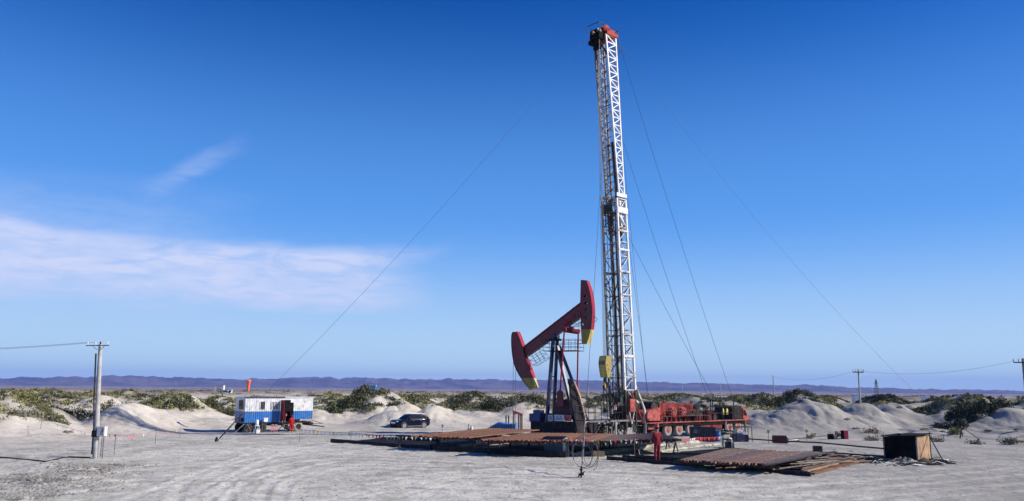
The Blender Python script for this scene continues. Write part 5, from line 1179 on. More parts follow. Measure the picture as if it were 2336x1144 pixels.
# ================================================================ ground sheets
def sheet(name, quad, m_, label, cat, n=18, amp=.06, lift=.02, seed=1, thick=.02, ragged=.0):
    P = [G(a, b) for a, b in quad]; c = sum(P, Vector())/4; c.z = gz(c.x, c.y); vs = []
    for i in range(n+1):
        for j in range(n+1):
            u, v = i/n, j/n
            if i in (0, n): v += 0
            q = P[0].lerp(P[1], u).lerp(P[3].lerp(P[2], u), v)
            q.x += ragged*(vnoise(np.array([u*7.]), np.array([v*7.]), seed)[0]-.5); q.y += ragged*(vnoise(np.array([u*7.]), np.array([v*7.]), seed+9)[0]-.5)
            vs.append((q.x, q.y))
    A = np.array(vs); z = terrain(A[:, 0], A[:, 1])[0]+lift+amp*fbm(A[:, 0]*1.2, A[:, 1]*1.2, seed, 3)
    V_ = [(a-c.x, b-c.y, zz-c.z) for (a, b), zz in zip(vs, z)]; k = len(V_); V_ += [(a, b, zz-thick) for a, b, zz in V_]
    F_ = []
    for i in range(n):
        for j in range(n):
            a = i*(n+1)+j; F_.append((a, a+n+1, a+n+2, a+1)); F_.append((a+k, a+k+1, a+k+n+2, a+k+n+1))
    m = MB(); m.add(V_, F_); o = m.obj(name, m_, None, loc=c); return tag(o, label, cat)
sheet('membrane', [(775, 1010), (985, 1024), (1225, 998), (965, 992)], m_liner, 'black membrane spread on the sand beneath the left pipe rack', 'membrane', seed=3, ragged=.5)
sheet('membrane', [(1000, 1027), (1293, 1043), (1545, 1010), (1150, 1001)], m_liner, 'black membrane spread beneath the big middle pipe rack', 'membrane', seed=5, ragged=.5, lift=.03)
sheet('membrane', [(1400, 1049), (1845, 1083), (2012, 1046), (1650, 1024)], m_liner, 'black membrane under the low pipe stack on the right', 'membrane', seed=7, ragged=.8)
sheet('felt_strip', [(1030, 1023), (1150, 1018), (1170, 1009), (1090, 1012)], m_cloth, 'pale felt strip lying between the left and middle pipe racks', 'felt', seed=8, lift=.07, n=10, ragged=.6)
def roll(name, pts, r, m_, label, cat, flat=.6, lump=.25, seed=1, n=40):
    P = [on(a, b) for a, b in pts]; path = []
    for i in range(n+1):
        t = i/n*(len(P)-1); k = min(int(t), len(P)-2); path.append(P[k].lerp(P[k+1], t-k))
    c = path[0].copy(); random.seed(seed); loc = [Vector((q.x-c.x, q.y-c.y, (tz(q.x, q.y)-c.z)/flat+r*.6)) for q in path]
    m = MB().tube(loc, [r*(1+lump*(random.random()-.5)*2) for _ in loc], 10); m.v = [(x, y, z*flat) for x, y, z in m.v]
    o = m.obj(name, m_, None, loc=c); return tag(o, label, cat)
roll('felt_berm', [(1297, 1041), (1350, 1038), (1450, 1027), (1540, 1018), (1590, 1012)], .26, m_cloth, 'long lumpy pale felt berm along the front of the middle rack', 'berm', seed=2)
roll('felt_berm', [(1500, 1034), (1560, 1026), (1640, 1016)], .16, m_cloth, 'short pale felt roll to the right of the red worker', 'berm', seed=5)
def skid(pts, w_, h_, label, m_=m_liner, name='skid_beam'):
    p, q = on(*pts[0]), on(*pts[1]); m = MB().bar((0, 0, h_/2), (q.x-p.x, q.y-p.y, q.z-p.z+h_/2), w_, h_); o = m.obj(name, m_, None, loc=p, bevel=.02); return tag(o, label, 'beam')
skid(((756, 1009), (984, 1026)), .22, .26, 'long dark edge beam in front of the left pipe rack', m_dark)
skid(((993, 1027), (1293, 1045)), .25, .32, 'long dark edge beam in front of the middle rack, ending at the blue tank', m_dark)
skid(((870, 1002), (1010, 1009)), .18, .2, 'short black beam lying under the left rack', m_dark)
skid(((1385, 1049), (1850, 1087)), .16, .20, 'outermost long black beam in front of the low pipe stack', m_dark)
skid(((1420, 1047), (1838, 1079)), .14, .18, 'second black beam back from the front of the low pipe stack', m_dark)
skid(((1450, 1044), (1800, 1071)), .16, .18, 'third black beam back from the front of the low pipe stack', m_grease)
skid(((1425, 1043), (1560, 1049)), .12, .12, 'short black bar on the sand left of the red worker', m_dark)
skid(((1470, 1037), (1600, 1040)), .14, .14, 'black timber lying behind the red worker', m_grease)
m_pipe2 = mat('light_brown_tubing', (.19, .125, .09), .7, .2, .3, 3, (.10, .06, .045), .4, 1.0)
# ================================================================ pipe racks
def prot_mesh(r, L): return MB().lathe([(r*.5, 0), (r*1.25, 0), (r*1.25, .09), (r*.9, .10)], axis='x', n=8)
def rack(label, FL, FRt, BR, BL, h, n, r, mats_, seed, group, trestles=(.12, .5, .88), caps=True, gaps=0., jit=.35, short=1.0, ext=0., legs=True, leglab=None):
    random.seed(seed); fl, fr, br, bl = [G(a, b, h) for a, b in (FL, FRt, BR, BL)]
    c = (fl+fr)/2; c.z = gz(c.x, c.y); t_ = T('pipe_rack', label, 'pipe rack', c, 0, group)
    L = ((bl-fl).length+(br-fr).length)/2*short; me = [MB().cyl((0, 0, 0), (L, 0, 0), r, 8).mesh('tubing', m_) for m_ in mats_]
    cm = [prot_mesh(r, L).mesh('thread_protector', m_) for m_ in (m_rigred, m_pink, m_jackred2, m_rust, m_dark)]
    for i in range(n):
        u = (i+.5)/n
        if random.random() < gaps: continue
        p, q = fl.lerp(fr, u), bl.lerp(br, u); d = (q-p); d.z = 0; d.normalize(); a = math.atan2(d.y, d.x); s_ = random.uniform(-jit, jit)
        k = 0 if random.random() < .6 else 1
        if len(me) > 2: k = (2 if .56 < u < .62 else (1 if random.random() < .35 else 0)) if n > 60 else random.choice((0, 0, 1, 2))
        o = link('tubing', me[k], t_, (p.x+d.x*s_-c.x, p.y+d.y*s_-c.y, h-r+random.uniform(-.006, .006)+gz(p.x, p.y)-c.z)); o.rotation_euler = (0, 0, a+random.uniform(-.002, .002))
        if caps: co = link('thread_protector', cm[random.choice((0, 1, 3, 3, 4) if group and h > .6 else (0, 3, 4, 4, 4))], o)
    for tr_ in trestles:
        p, q = fl.lerp(bl, tr_), fr.lerp(br, tr_); d = (q-p).normalized(); p = p-d*(.3+ext); q = q+d*.3; zt = h-2*r-.002; nn = max(2, int((q-p).length/2.6)+1)
        z0 = gz(p.x, p.y)-c.z
        MB().bar((p.x-c.x, p.y-c.y, zt-.06+z0), (q.x-c.x, q.y-c.y, zt-.06+z0), .12, .12).obj('cross_beam', m_grease, t_)
        if legs:
            v = Vector((-d.y, d.x, 0))
            for i in range(nn):
                b = p.lerp(q, (i+.15)/(nn-.7) if nn > 1 else .5); x, y = b.x-c.x, b.y-c.y; m = MB()
                for s_ in (-.28, .28): m.bar((x+v.x*s_, y+v.y*s_, z0), (x, y, zt-.12+z0), .07)
                m.bar((x-v.x*.28, y-v.y*.28, z0+.04), (x+v.x*.28, y+v.y*.28, z0+.04), .07); m.obj('trestle_leg', m_grease, t_)
    return t_
GR = 'racks of steel tubing'
rack('left pipe rack, orange brown tubing fanned away towards the pumpjack', (930, 993.5), (1069, 998), (1213, 984.5), (1137, 980), .88, 38, .040, [m_rust2, m_rust, m_pipe], 3, GR, ext=1.6)
rack('wide middle pipe rack of rusty tubing on black trestles, in front of the pumpjack', (1092, 1003.5), (1345, 1006.5), (1400, 991), (1216, 987), .92, 78, .040, [m_rust, m_rust2], 5, GR)
rack('right part of the wide rack, dark tubing with pink end protectors below the platform', (1347, 1006.5), (1552, 1001.5), (1500, 990.5), (1402, 991), .92, 58, .040, [m_pipe, m_rust], 7, GR)
rack('low stack of wide brown tubing at the right, lying on black beams', (1545, 1049), (1755, 1060), (1885, 1031), (1650, 1024), .46, 62, .055, [m_pipe, m_pipe2, m_rust2], 9, GR, caps=True, legs=False, trestles=(.05, .5, .95))
# loose rods on and below the stack
random.seed(12)
t_ = T('rod_pile', 'loose dark rods fanned on the membrane between the low stack and the black shed', 'rods', on(1860, 1070))
for i in range(34):
    a = on(random.uniform(1600, 1846), 1063+random.random()*20+0*i); b = on(1845+random.random()*150, 1040+random.random()*26)
    if a.y > b.y: continue
    z1 = .10+.25*random.random(); MB().tube([(a.x-t_.location.x, a.y-t_.location.y, z1), ((a.x+b.x)/2-t_.location.x, (a.y+b.y)/2-t_.location.y, z1-.03), (b.x-t_.location.x, b.y-t_.location.y, z1)], random.choice((.022, .03, .045)), 6).obj('rod', random.choice((m_pipe, m_dark, m_grease, m_grease, m_rust)), t_)
for i, (a, b, w_, mm) in enumerate((((1852, 1084), (1990, 1048), .30, m_rust2), ((1838, 1082), (1975, 1046), .22, m_wood), ((1860, 1078), (1960, 1053), .25, m_rust2), ((1800, 1068), (1930, 1046), .3, m_pipe), ((1760, 1064), (1905, 1040), .3, m_grease))):
    p, q = on(*a), on(*b); o = MB().bar((0, 0, .03+.05*(i % 2)), (q.x-p.x, q.y-p.y, .03+.05*(i % 2)), w_, .045).obj('plank', mm, None, loc=p+Vector((0, 0, .02)))
    tag(o, ['orange rusty plank at the very corner of the low pipe stack', 'pale weathered plank beside the corner of the low stack', 'rusty plank just inside the corner of the low stack', 'brown plank lying behind the corner planks', 'black greasy plank closest to the brown tubing'][i], 'plank')
# light strips dividing the tubing
tag(MB().bar((0, 0, 0), tuple(G(1905, 1030, .5)-G(1745, 1062, .5)), .10, .05).obj('long_bar', m_grease, None, loc=G(1745, 1062, .5)+Vector((0, 0, .50))), 'long black bar lying along the right edge of the low pipe stack', 'bar')
# ================================================================ blue tank between the racks
O = on(1240, 1040); F3 = Fr(O, R(-10)); t_ = T('tank', 'grey blue steel tank with one white end standing at the front of the middle rack', 'tank', O, R(-10))
a, b = F3.xz(1241, 1036, 0), F3.xz(1284, 1001, 0)
MB().box(a[0], b[0], 0, 1.5, .02, b[1]).obj('tank_body', m_bluegrey, t_, bevel=.02); MB().box(a[0]-.05, b[0]+.05, -.05, 1.55, b[1]-.0, b[1]+.05).obj('rim', m_liner, t_)
MB().prism([(b[0]+.005, .03), (b[0]+.32, .03), (b[0]+.12, b[1]*.7), (b[0]+.12, b[1]-.05), (b[0]+.005, b[1]-.05)], .0, 1.4).obj('white_end', m_offwhite, t_)
m = MB(); X0, Z0 = b[0]+.13, .22
for p, q in (((0, 0), (.06, .2)), ((.06, .2), (.12, 0)), ((0, 0), (.12, 0))): m.bar((X0+p[0], -.012, Z0+p[1]), (X0+q[0], -.012, Z0+q[1]), .01, .025)
m.obj('hazard_triangle', m_redsign, t_)
for k in range(4): MB().box(a[0]+(b[0]-a[0])*(.02+.31*k), a[0]+(b[0]-a[0])*(.02+.31*k)+.05, -.03, -.002, .05, b[1]-.05).obj('stiffener', m_bluegrey, t_)
o = on(1366, 1042); tag(MB().box(-.33, .33, -.12, .12, 0, .3).obj('wooden_block', m_wood, None, loc=o, bevel=.01), 'small tan wooden block in front of the felt berm', 'block')
t_ = T('grounding_rod', 'thin rod standing in the wooden block before the felt berm', 'rod', on(1366, 1041)); MB().cyl((0, 0, .3), (0, 0, .75), .02, 6).obj('rod', m_steel, t_)
# ================================================================ pennant strings and their stakes
m_flags = [mat('pennant_red', (.5, .02, .03), .8), mat('pennant_pink', (.60, .12, .16), .8), mat('pennant_white', (.7, .7, .66), .8), mat('pennant_yellow', (.65, .5, .08), .8), mat('pennant_blue', (.06, .06, .35), .8), mat('pennant_green', (.25, .42, .22), .8)]
fm = [MB().add([(-.10, 0, 0), (.10, 0, 0), (.01, .02, -.30), (-.10, .004, 0), (.10, .004, 0), (.01, .024, -.30)], [(0, 1, 2), (5, 4, 3), (0, 3, 4, 1), (1, 4, 5, 2), (2, 5, 3, 0)]).mesh('pennant', m_, False) for m_ in m_flags]
SG = 'thin stakes holding the pennant strings'; stakes = []
def stake(px, py, h, lab):
    p = on(px, py); t_ = T('stake', lab, 'stake', p, 0, SG); MB().cyl((0, 0, -.1), (0, 0, h), .017, 6).obj('rod', m_steel, t_); MB().lathe([(.03, 0), (.03, .03)], (0, 0, h-.04), n=8).obj('clip', m_dark, t_); stakes.append(p+Vector((0, 0, h-.03))); return p+Vector((0, 0, h-.03))
S1 = [stake(90, 1003, .95, 'stake at the far left in front of the dunes'), stake(260, 1038, 1.1, 'stake just right of the utility pole box'), stake(354, 1014, .95, 'stake halfway between the utility pole and the trailer'), stake(410, 1000, .8, 'stake left of the trailer shadow')]
S2 = [stake(683, 1009, .95, 'stake in front of the right trailer wheel'), stake(800, 1012, .75, 'stake left of the left pipe rack'), stake(911, 1018, .75, 'stake before the red end of the left rack'), stake(1040, 1016, .62, 'stake at the gap in the felt strip'),
      stake(1141, 1034, .95, 'stake in front of the middle rack, left of the blue tank'), stake(1297, 1044, 1.05, 'stake at the right corner of the blue tank'), stake(1448, 1041, 1.0, 'stake in front of the felt berm under the mast'), stake(1536, 1024, .75, 'stake right of the red worker')]
S3 = [stake(1590, 1012, .5, 'short stake left of the dark steel bin'), stake(1650, 1010, .5, 'short stake right of the dark steel bin')]
def pennants(label, P, step, cols, seed, skip=()):
    random.seed(seed); O_ = P[0].copy(); t_ = T('pennant_string', label, 'bunting', O_, 0, 'strings of small pennants'); allp = []; m = MB()
    for i, (a, b) in enumerate(zip(P, P[1:])):
        cv = pts_local(cable(a, b, .012*(b-a).length, 10), O_); m.tube(cv, .008, 4)
        n = int((b-a).length/step)
        for k in range(n):
            t = (k+.5)/n
            if i in skip and random.random() < .6: continue
            j = min(int(t*10), 9); q = cv[j].lerp(cv[j+1], t*10-j); g = int((k*step+i*3)/2.0) % len(cols)
            o = link('pennant', fm[cols[g] if random.random() < .8 else random.choice(cols)], t_, q); dd = b-a; o.rotation_euler = (random.uniform(-.4, .4), random.uniform(-.3, .3), math.atan2(dd.y, dd.x)); sc_ = random.uniform(.8, 1.15); o.scale = (sc_,)*3
    m.obj('cord', m_steel, t_)['kind'] = 'stuff'
pennants('faint pennant string from the far left past the utility pole', S1, .6, [1, 2, 1], 2, (0, 1, 2))
pennants('long pennant string running in front of the racks to the red worker', S2, .33, [2, 2, 0, 2, 3, 4, 2, 1, 5, 2, 3], 4)
pennants('short pennant string across the dark steel bin', [S2[-1]]+S3, .28, [2, 0, 0], 6)
# ================================================================ things right of the racks
def boxthing(name, label, cat, bl, tr, yaw, depth, m_, lid=None, extra=None, bev=.015):
    O_ = on(*bl); f = Fr(O_, yaw); t_ = T(name, label, cat, O_, yaw); a, b = f.xz(*bl), f.xz(*tr); MB().box(0, b[0], 0, depth, 0, b[1]).obj(name+'_body', m_, t_, bevel=bev)
    if lid: MB().box(-.03, b[0]+.03, -.03, depth+.03, b[1]+.002, b[1]+.05).obj('lid', lid, t_)
    return t_, f, b
t_, f, b = boxthing('steel_bin', 'dark steel bin with a small grey plate beside the truck wheels', 'bin', (1576, 1008), (1632, 977), R(-8), 1.2, mat('dark_violet_steel', (.045, .035, .05), .6, 0, .25, 3), m_dark)
MB().box(b[0]*.13, b[0]*.30, -.02, -.002, b[1]*.6, b[1]*.9).obj('plate', m_steel, t_)
for k in range(5): MB().box(b[0]*(.02+.235*k), b[0]*(.02+.235*k)+.05, -.03, -.002, .03, b[1]*.97).obj('rib', m_grease, t_)
t_, f, b = boxthing('drum', 'blue oil drum next to the dark steel bin', 'drum', (1634, 1008), (1636, 1000), 0, .1, m_navy)
MB().lathe([(.02, 0), (.24, 0), (.25, .02), (.24, .04), (.24, .3), (.255, .32), (.24, .34), (.24, .6), (.255, .62), (.24, .64), (.24, .86), (.25, .88), (.02, .87)], (.2, .2, 0), n=18).obj('drum_shell', m_blue, t_)
for o_ in [c for c in t_.children if c.name.startswith('drum_body')]: bpy.data.objects.remove(o_)
O = on(1655, 1023); t_ = T('pump_stand', 'small grey pump block under a black pipe frame beyond the low stack', 'pump', O, R(-10)); f = Fr(O, R(-10))
b = f.xz(1668, 1009); MB().box(0, b[0], 0, .5, 0, b[1]).obj('block', m_grease, t_, bevel=.02); MB().prism([(b[0]+.003, 0), (b[0]+.22, 0), (b[0]+.12, b[1]), (b[0]+.003, b[1])], .02, .5).obj('white_end', m_offwhite, t_)
c0_, c1_ = f.xz(1649, 984), f.xz(1673, 984); m = MB()
for x in (c0_[0], c1_[0]):
    for y in (0, .9): m.cyl((x, y, 0), (x, y, c0_[1]), .03, 6)
for z_ in (c0_[1], c0_[1]*.5):
    for y in (0, .9): m.cyl((c0_[0], y, z_), (c1_[0], y, z_), .03, 6)
    for x in (c0_[0], c1_[0]): m.cyl((x, 0, z_), (x, .9, z_), .03, 6)
m.obj('pipe_frame', m_dark, t_); MB().lathe([(.05, 0), (.2, .03), (.25, .12), (.15, .25), (.05, .3)], (.3, .25, b[1])).obj('pump_head', m_offwhite, t_)
t_, f, b = boxthing('fluid_bin', 'navy blue bin inside a tall pipe frame at the cab end of the truck', 'bin', (1681, 1009), (1706, 992), R(12), 1.0, m_navy)
a, c_ = f.xz(1680, 975), f.xz(1714, 975); m = MB()
for x in (a[0], b[0], c_[0]):
    for y in (-.05, 1.1): m.cyl((x, y, 0), (x, y, a[1]), .03, 6)
for y in (-.05, 1.1): m.cyl((a[0], y, a[1]), (c_[0], y, a[1]), .03, 6)
for x in (a[0], c_[0]): m.cyl((x, -.05, a[1]), (x, 1.1, a[1]), .03, 6)
m.obj('pipe_frame', m_dark, t_); MB().box(.1, b[0]-.1, .2, .9, b[1]+.003, b[1]+.35).obj('sacks', m_offwhite, t_, bevel=.08); MB().box(b[0]+.01, b[0]+.22, .1, .9, 0, .6).obj('white_side', m_offwhite, t_)
t_, f, b = boxthing('ribbed_chest', 'dark red ribbed chest on the sand right of the truck', 'chest', (1764, 1012), (1796, 998), R(-12), .9, mat('dark_red_paint', (.10, .012, .02), .6, 0, .2, 3)); 
for k in range(7): MB().prism([(b[0]*(k+.1)/7, b[1]), (b[0]*(k+.9)/7, b[1]), (b[0]*(k+.5)/7, b[1]+.13)], 0, .9).obj('ridge', m_maroon, t_)
MB().box(b[0]+.003, b[0]+.12, .02, .88, .02, b[1]-.02).obj('white_end', m_offwhite, t_)
t_, f, b = boxthing('small_bracket_post', 'short dark red post at the end of the white pipe', 'post', (1820, 1007), (1823, 1000), 0, .1, m_maroon)
def pipe(pts, r, mm, label, lift=.0, name='pipe'):
    P = [on(a, b)+Vector((0, 0, l)) for a, b, l in pts]; O_ = P[0].copy(); o = MB().tube(pts_local(P, O_), r, 8).obj(name, mm, None, loc=O_); return tag(o, label, 'pipe')
pipe([(1797, 1009, .15), (1822, 1008, .15)], .07, m_offwhite, 'short white pipe running right from the dark red chest')
pipe([(1800, 1010, .25), (1850, 1007, .35), (1890, 1005, .45)], .03, m_dark, 'thin dark pipe from the chest to the small black box')
pipe([(1796, 1012, .65), (1860, 1009, .75), (1893, 1008, .8)], .022, m_steel, 'upper grey pipe from the chest to the small black box')
pipe([(1706, 1012, .35), (1780, 1015, .30), (1870, 1021, .32), (1960, 1030, .32), (2018, 1037, .34)], .05, m_dark, 'long black flow line from the blue bin to the black shed')
pipe([(1868, 1042, .25), (1920, 1043, .2), (1990, 1048, .2), (2018, 1049, .2)], .045, m_dark, 'short black pipe ending left of the shed with a flange')
pipe([(1880, 1046, .1), (1930, 1049, .12), (1990, 1051, .08), (2030, 1054, .06)], .07, m_rubberd, 'thick black hose on the sand left of the shed', name='hose')
t_, f, b = boxthing('black_box', 'small black box in the middle of the pipes beyond the low stack', 'box', (1889, 1003), (1902, 991), R(-15), .5, m_black); MB().prism([(b[0]+.003, 0), (b[0]+.5, 0), (b[0]+.1, b[1])], .02, .4).obj('pale_cover', m_offwhite, t_)
t_, f, b = boxthing('fire_box', 'upright box with a black side and bright red front near the far right pipes', 'box', (1919, 1002), (1925, 983), R(-20), .6, m_black); MB().box(b[0]+.003, b[0]+.38, .0, .6, 0, b[1]).obj('red_door', mat('vivid_red', (.62, .05, .08), .5), t_); MB().bar((-.5, .2, .04), (-.02, .2, .04), .06).obj('foot_bar', m_dark, t_)
t_, f, b = boxthing('square_can', 'dark square can with a wire handle behind the low pipe stack', 'can', (1857, 1031), (1876, 1018.5), R(-10), .5, m_grease); m = MB().tube([(b[0]+.02, .2, b[1]), (b[0]+.14, .2, b[1]+.05), (b[0]+.15, .2, b[1]*.4), (b[0]+.02, .2, b[1]*.3)], .02, 5).obj('handle', m_offwhite, t_)
for px, py, h, lab in ((1754, 1013, .85, 'small marker post with a square head right of the truck'), (1841, 1005, .75, 'marker post between the chest and the small black box'), (1998, 998, .7, 'marker post behind the black shed'), (1009, 987, .55, 'white square marker post right of the SUV')):
    p = on(px, py); t_ = T('marker_post', lab, 'marker', p); MB().cyl((0, 0, 0), (0, 0, h), .025, 6).obj('post', m_steel if px > 1100 else m_white, t_); MB().box(-.10, .10, -.02, .02, h-.02, h+.22).obj('plate', m_wood if px > 1100 else m_white, t_)
for k, (px, py) in enumerate(((1067, 985), (1072, 985))):
    p = on(px, py); t_ = T('short_post', ['left one of two short dark posts behind the left rack', 'right one of two short dark posts behind the left rack'][k], 'post', p); MB().bar((0, 0, 0), (.1, 0, .75-.15*k), .06).obj('post', m_dark, t_)
p = on(1076, 984); t_ = T('jug', 'white plastic jug beside the short dark posts', 'jug', p); MB().lathe([(.02, 0), (.14, 0), (.15, .05), (.15, .35), (.05, .45), (.05, .5), (.02, .5)]).obj('jug_body', m_white, t_)
# ================================================================ the black shed
O = on(2019, 1046); AS = R(-50); SF = Fr(O, AS); sh_ = T('shed', 'low sheet metal shed with its shaded front painted black, rusty tan side wall and stovepipe', 'shed', O, AS)
xr_, _ = SF.xz(2094, 1053); hL, hR = SF.xz(2020, 996)[1], SF.xz(2094, 995)[1]; Ds = 1.75
print('shed', xr_, hL, hR)
nb = 6
for k in range(nb): x0, x1 = xr_*k/nb, xr_*(k+1)/nb; MB().prism([(x0+.004, -.1), (x1-.004, -.1), (x1-.004, hL+(hR-hL)*(k+1)/nb-.03), (x0+.004, hL+(hR-hL)*k/nb-.03)], .0+.008*(k % 2), .03+.008*(k % 2)).obj('front_panel', m_black, sh_)  # black colour holds the shade of the front wall
for k in range(6): y0, y1 = .05+(Ds-.05)*k/6, .05+(Ds-.05)*(k+1)/6; MB().box(xr_-.03+.006*(k % 2), xr_+.006*(k % 2), y0+.003, y1-.003, -.1, hR-.04).obj('side_panel', m_tan, sh_)
MB().box(xr_-.04, xr_+.03, -.03, .045, -.1, hR-.02).obj('corner_strip', m_steel, sh_); MB().box(0, .03, .04, Ds, -.1, hL-.04).box(.03, xr_-.04, Ds-.03, Ds, -.1, hR-.04).obj('rear_wall', m_black, sh_)
MB().add([(-.12, -.15, hL-.02), (xr_+.12, -.15, hR-.02), (xr_+.12, Ds+.15, hR+.06), (-.12, Ds+.15, hL+.06), (-.12, -.15, hL+.03), (xr_+.12, -.15, hR+.03), (xr_+.12, Ds+.15, hR+.11), (-.12, Ds+.15, hL+.11)], [(0, 3, 2, 1), (4, 5, 6, 7), (0, 1, 5, 4), (1, 2, 6, 5), (2, 3, 7, 6), (3, 0, 4, 7)]).obj('roof', m_black, sh_)
c = SF.xz(2053, 990, .5); MB().box(c[0]-.12, c[0]+.12, .4, .64, hL, c[1]+.02).obj('stovepipe', m_dark, sh_)
MB().cyl((-.02, -.02, -.1), (-.02, -.02, hL+.12), .025, 6).cyl((xr_+.02, Ds, -.1), (xr_+.02, Ds, hR+.2), .025, 6).obj('corner_rod', m_dark, sh_)
pa = SF.w((xr_+.05, Ds*.9, hR)); pb = on(2151, 1054); t_ = T('prop_bar', 'dark bar leaning against the right side of the black shed', 'bar', pb); MB().cyl((0, 0, .03), pa-pb, .035, 6).obj('bar', m_dark, t_)
# rags and sheets dumped round the shed
m_rag = [mat('grey_rag', (.20, .20, .20), .9, 0, .4, 3), mat('white_rag', (.58, .58, .58), .85, 0, .15, 3), m_liner, mat('tarp_olive', (.10, .11, .07), .8, 0, .3, 3), mat('blue_tarp', (.05, .08, .16), .7, 0, .3, 3)]
def heap(px, py, w_, d_, h_, mm, label, seed):
    p = on(px, py); n = 16; r_ = np.random.default_rng(seed); V_ = []
    gx, gy = np.meshgrid(np.linspace(-1, 1, n), np.linspace(-1, 1, n), indexing='ij'); q = np.clip(1-(gx**2+gy**2), 0, 1)**.6
    nz = fbm(gx*2.4+seed, gy*2.4, seed, 3); z = h_*.62*q*(.15+2.6*np.abs(fbm(gx*3.5+seed, gy*3.5, seed+3, 4, .7)-.5)+1.2*np.abs(nz-.45)); xx = gx*w_*(1+.5*(fbm(gx*2, gy*2, seed+5, 2)-.5)); yy = gy*d_*(1+.7*(fbm(gx*2, gy*2, seed+8, 2)-.5))
    V_ = [(a, b, c+.01) for a, b, c in zip(xx.ravel(), yy.ravel(), z.ravel())]; F_ = [(i*n+j, (i+1)*n+j, (i+1)*n+j+1, i*n+j+1) for i in range(n-1) for j in range(n-1)]
    k = len(V_); V_ += [(a, b, -.08) for a, b, c in V_]; F_ += [(i*n+j+k, i*n+j+1+k, (i+1)*n+j+1+k, (i+1)*n+j+k) for i in range(n-1) for j in range(n-1)]
    for a, b in [(i*n, (i+1)*n) for i in range(n-1)]+[((i+1)*n+n-1, i*n+n-1) for i in range(n-1)]+[(j+1, j) for j in range(n-1)]+[((n-1)*n+j, (n-1)*n+j+1) for j in range(n-1)]: F_.append((a, b, b+k, a+k))
    return tag(MB().add(V_, F_).obj('rag_heap', mm, None, loc=p), label, 'rags')
heap(1990, 1054, .55, .8, .42, m_rag[2], 'crumpled black sheeting at the left foot of the shed', 3); heap(1985, 1049, .22, .3, .5, m_rag[1], 'white rag bundle on top of the black sheeting left of the shed', 6)
heap(2035, 1056, 1.0, .5, .12, m_rag[1], 'flat white sheet along the front of the shed', 9); heap(2067, 1055, .65, .6, .5, m_rag[0], 'grey cloth heap in front of the black shed wall', 12)
heap(2100, 1060, 1.0, .5, .14, m_rag[2], 'dark flat sheeting at the front right corner of the shed', 15); heap(2088, 1062, .5, .2, .1, m_rag[1], 'narrow white strip below the dark sheeting', 18)
heap(2120, 1054, .6, .6, .4, m_rag[3], 'olive rag heap at the foot of the tan side wall', 21); heap(2148, 1058, .5, .6, .3, m_rag[2], 'black rags at the foot of the leaning bar', 24); heap(2152, 1053, .3, .3, .28, m_rag[1], 'pale rag right of the leaning bar', 27)
heap(1940, 1047, 1.6, .9, .22, m_rag[4], 'blue black tarpaulin between the low stack and the shed', 30); heap(1910, 1058, .5, .5, .3, m_rag[2], 'small black heap on the orange planks', 33); heap(1960, 1057, .9, .4, .1, m_rag[3], 'yellowish flat sacking beside the orange planks', 36)
random.seed(5); t_ = T('scrap_pile', 'tangle of thin black and pale scrap strips around the foot of the shed', 'scrap', on(2060, 1054))
for i in range(26):
    p = on(random.uniform(1975, 2160), random.uniform(1050, 1064))-t_.location; a = random.uniform(-.5, .5); l = random.uniform(.4, 1.3); h_ = random.uniform(.02, .22)
    MB().tube([p+Vector((0, 0, .03)), p+Vector((l*.5*math.cos(a), l*.5*math.sin(a), h_)), p+Vector((l*math.cos(a), l*math.sin(a), .03))], .025, 5).obj('strip', random.choice((m_dark, m_dark, m_offwhite, m_rust2)), t_)
# A-shaped anchor frame beyond the shed
p = on(2196, 1003); t_ = T('anchor_frame', 'dark three legged anchor frame standing right of the shed', 'anchor', p, 0); zt_ = 1.15
for q in ((-.3, 0, 0), (.05, .5, 0), (1.5, -.3, .0)): MB().cyl(q, (0, 0, zt_), .035, 6).obj('leg', m_dark, t_)
MB().lathe([(.03, 0), (.07, .06), (.03, .12)], (0, 0, zt_-.05)).obj('shackle', m_steel, t_)
# ================================================================ utility pole at the left
p = on(218, 1046); t_ = T('utility_pole', 'tall tapered concrete utility pole with a meter box and crossarm', 'utility pole', p); UF = Fr(p, 0)
top = UF.p(224.5, 786, 0); tx, tzz = top[0]*.75, top[2]
m = MB().tube([(0, 0, -.3), (tx, 0, tzz)], .15, 18, .095); m.obj('shaft', m_conc, t_)
a, b = UF.p(195, 787, 0), UF.p(247, 787, 0); sh0 = tx-top[0]
MB().bar((a[0]+sh0, -.14, tzz-.08), (b[0]+sh0, -.14, tzz-.06), .045, .045).obj('crossarm', m_dark, t_)
for x in (a[0]+sh0+.08, a[0]+sh0+.5, b[0]+sh0-.08): MB().lathe([(.02, 0), (.02, .05), (.05, .07), (.035, .10), (.05, .13), (.02, .17)], (x, -.14, tzz-.05), n=10).obj('insulator', m_white, t_)
MB().bar((tx-.1, -.1, tzz-.3), (tx-.32, -.14, tzz-.12), .02).bar((tx+.1, -.1, tzz-.3), (tx+.3, -.14, tzz-.1), .02).cyl((tx, 0, tzz), (tx, 0, tzz+.14), .04, 6).obj('arm_brace', m_dark, t_)
m = MB().tube([(tx-.17, -.05, tzz-.5), (-.17+tx*.5, -.1, tzz*.5), (-.20, -.1, 1.6), (-.18, -.08, .2)], .04, 8); m.obj('down_cable', m_rubberd, t_)
a, b = UF.xz(222, 995, -.1), UF.xz(242, 973, -.1)
bx = MB().box(a[0], b[0], -.20, .10, a[1], b[1]).obj('meter_box', m_white, t_, bevel=.015); MB().box(a[0]+.22*(b[0]-a[0])+.1, b[0]-.03, -.215, -.202, a[1]+.03, b[1]-.03).obj('box_door', m_offwhite, bx)
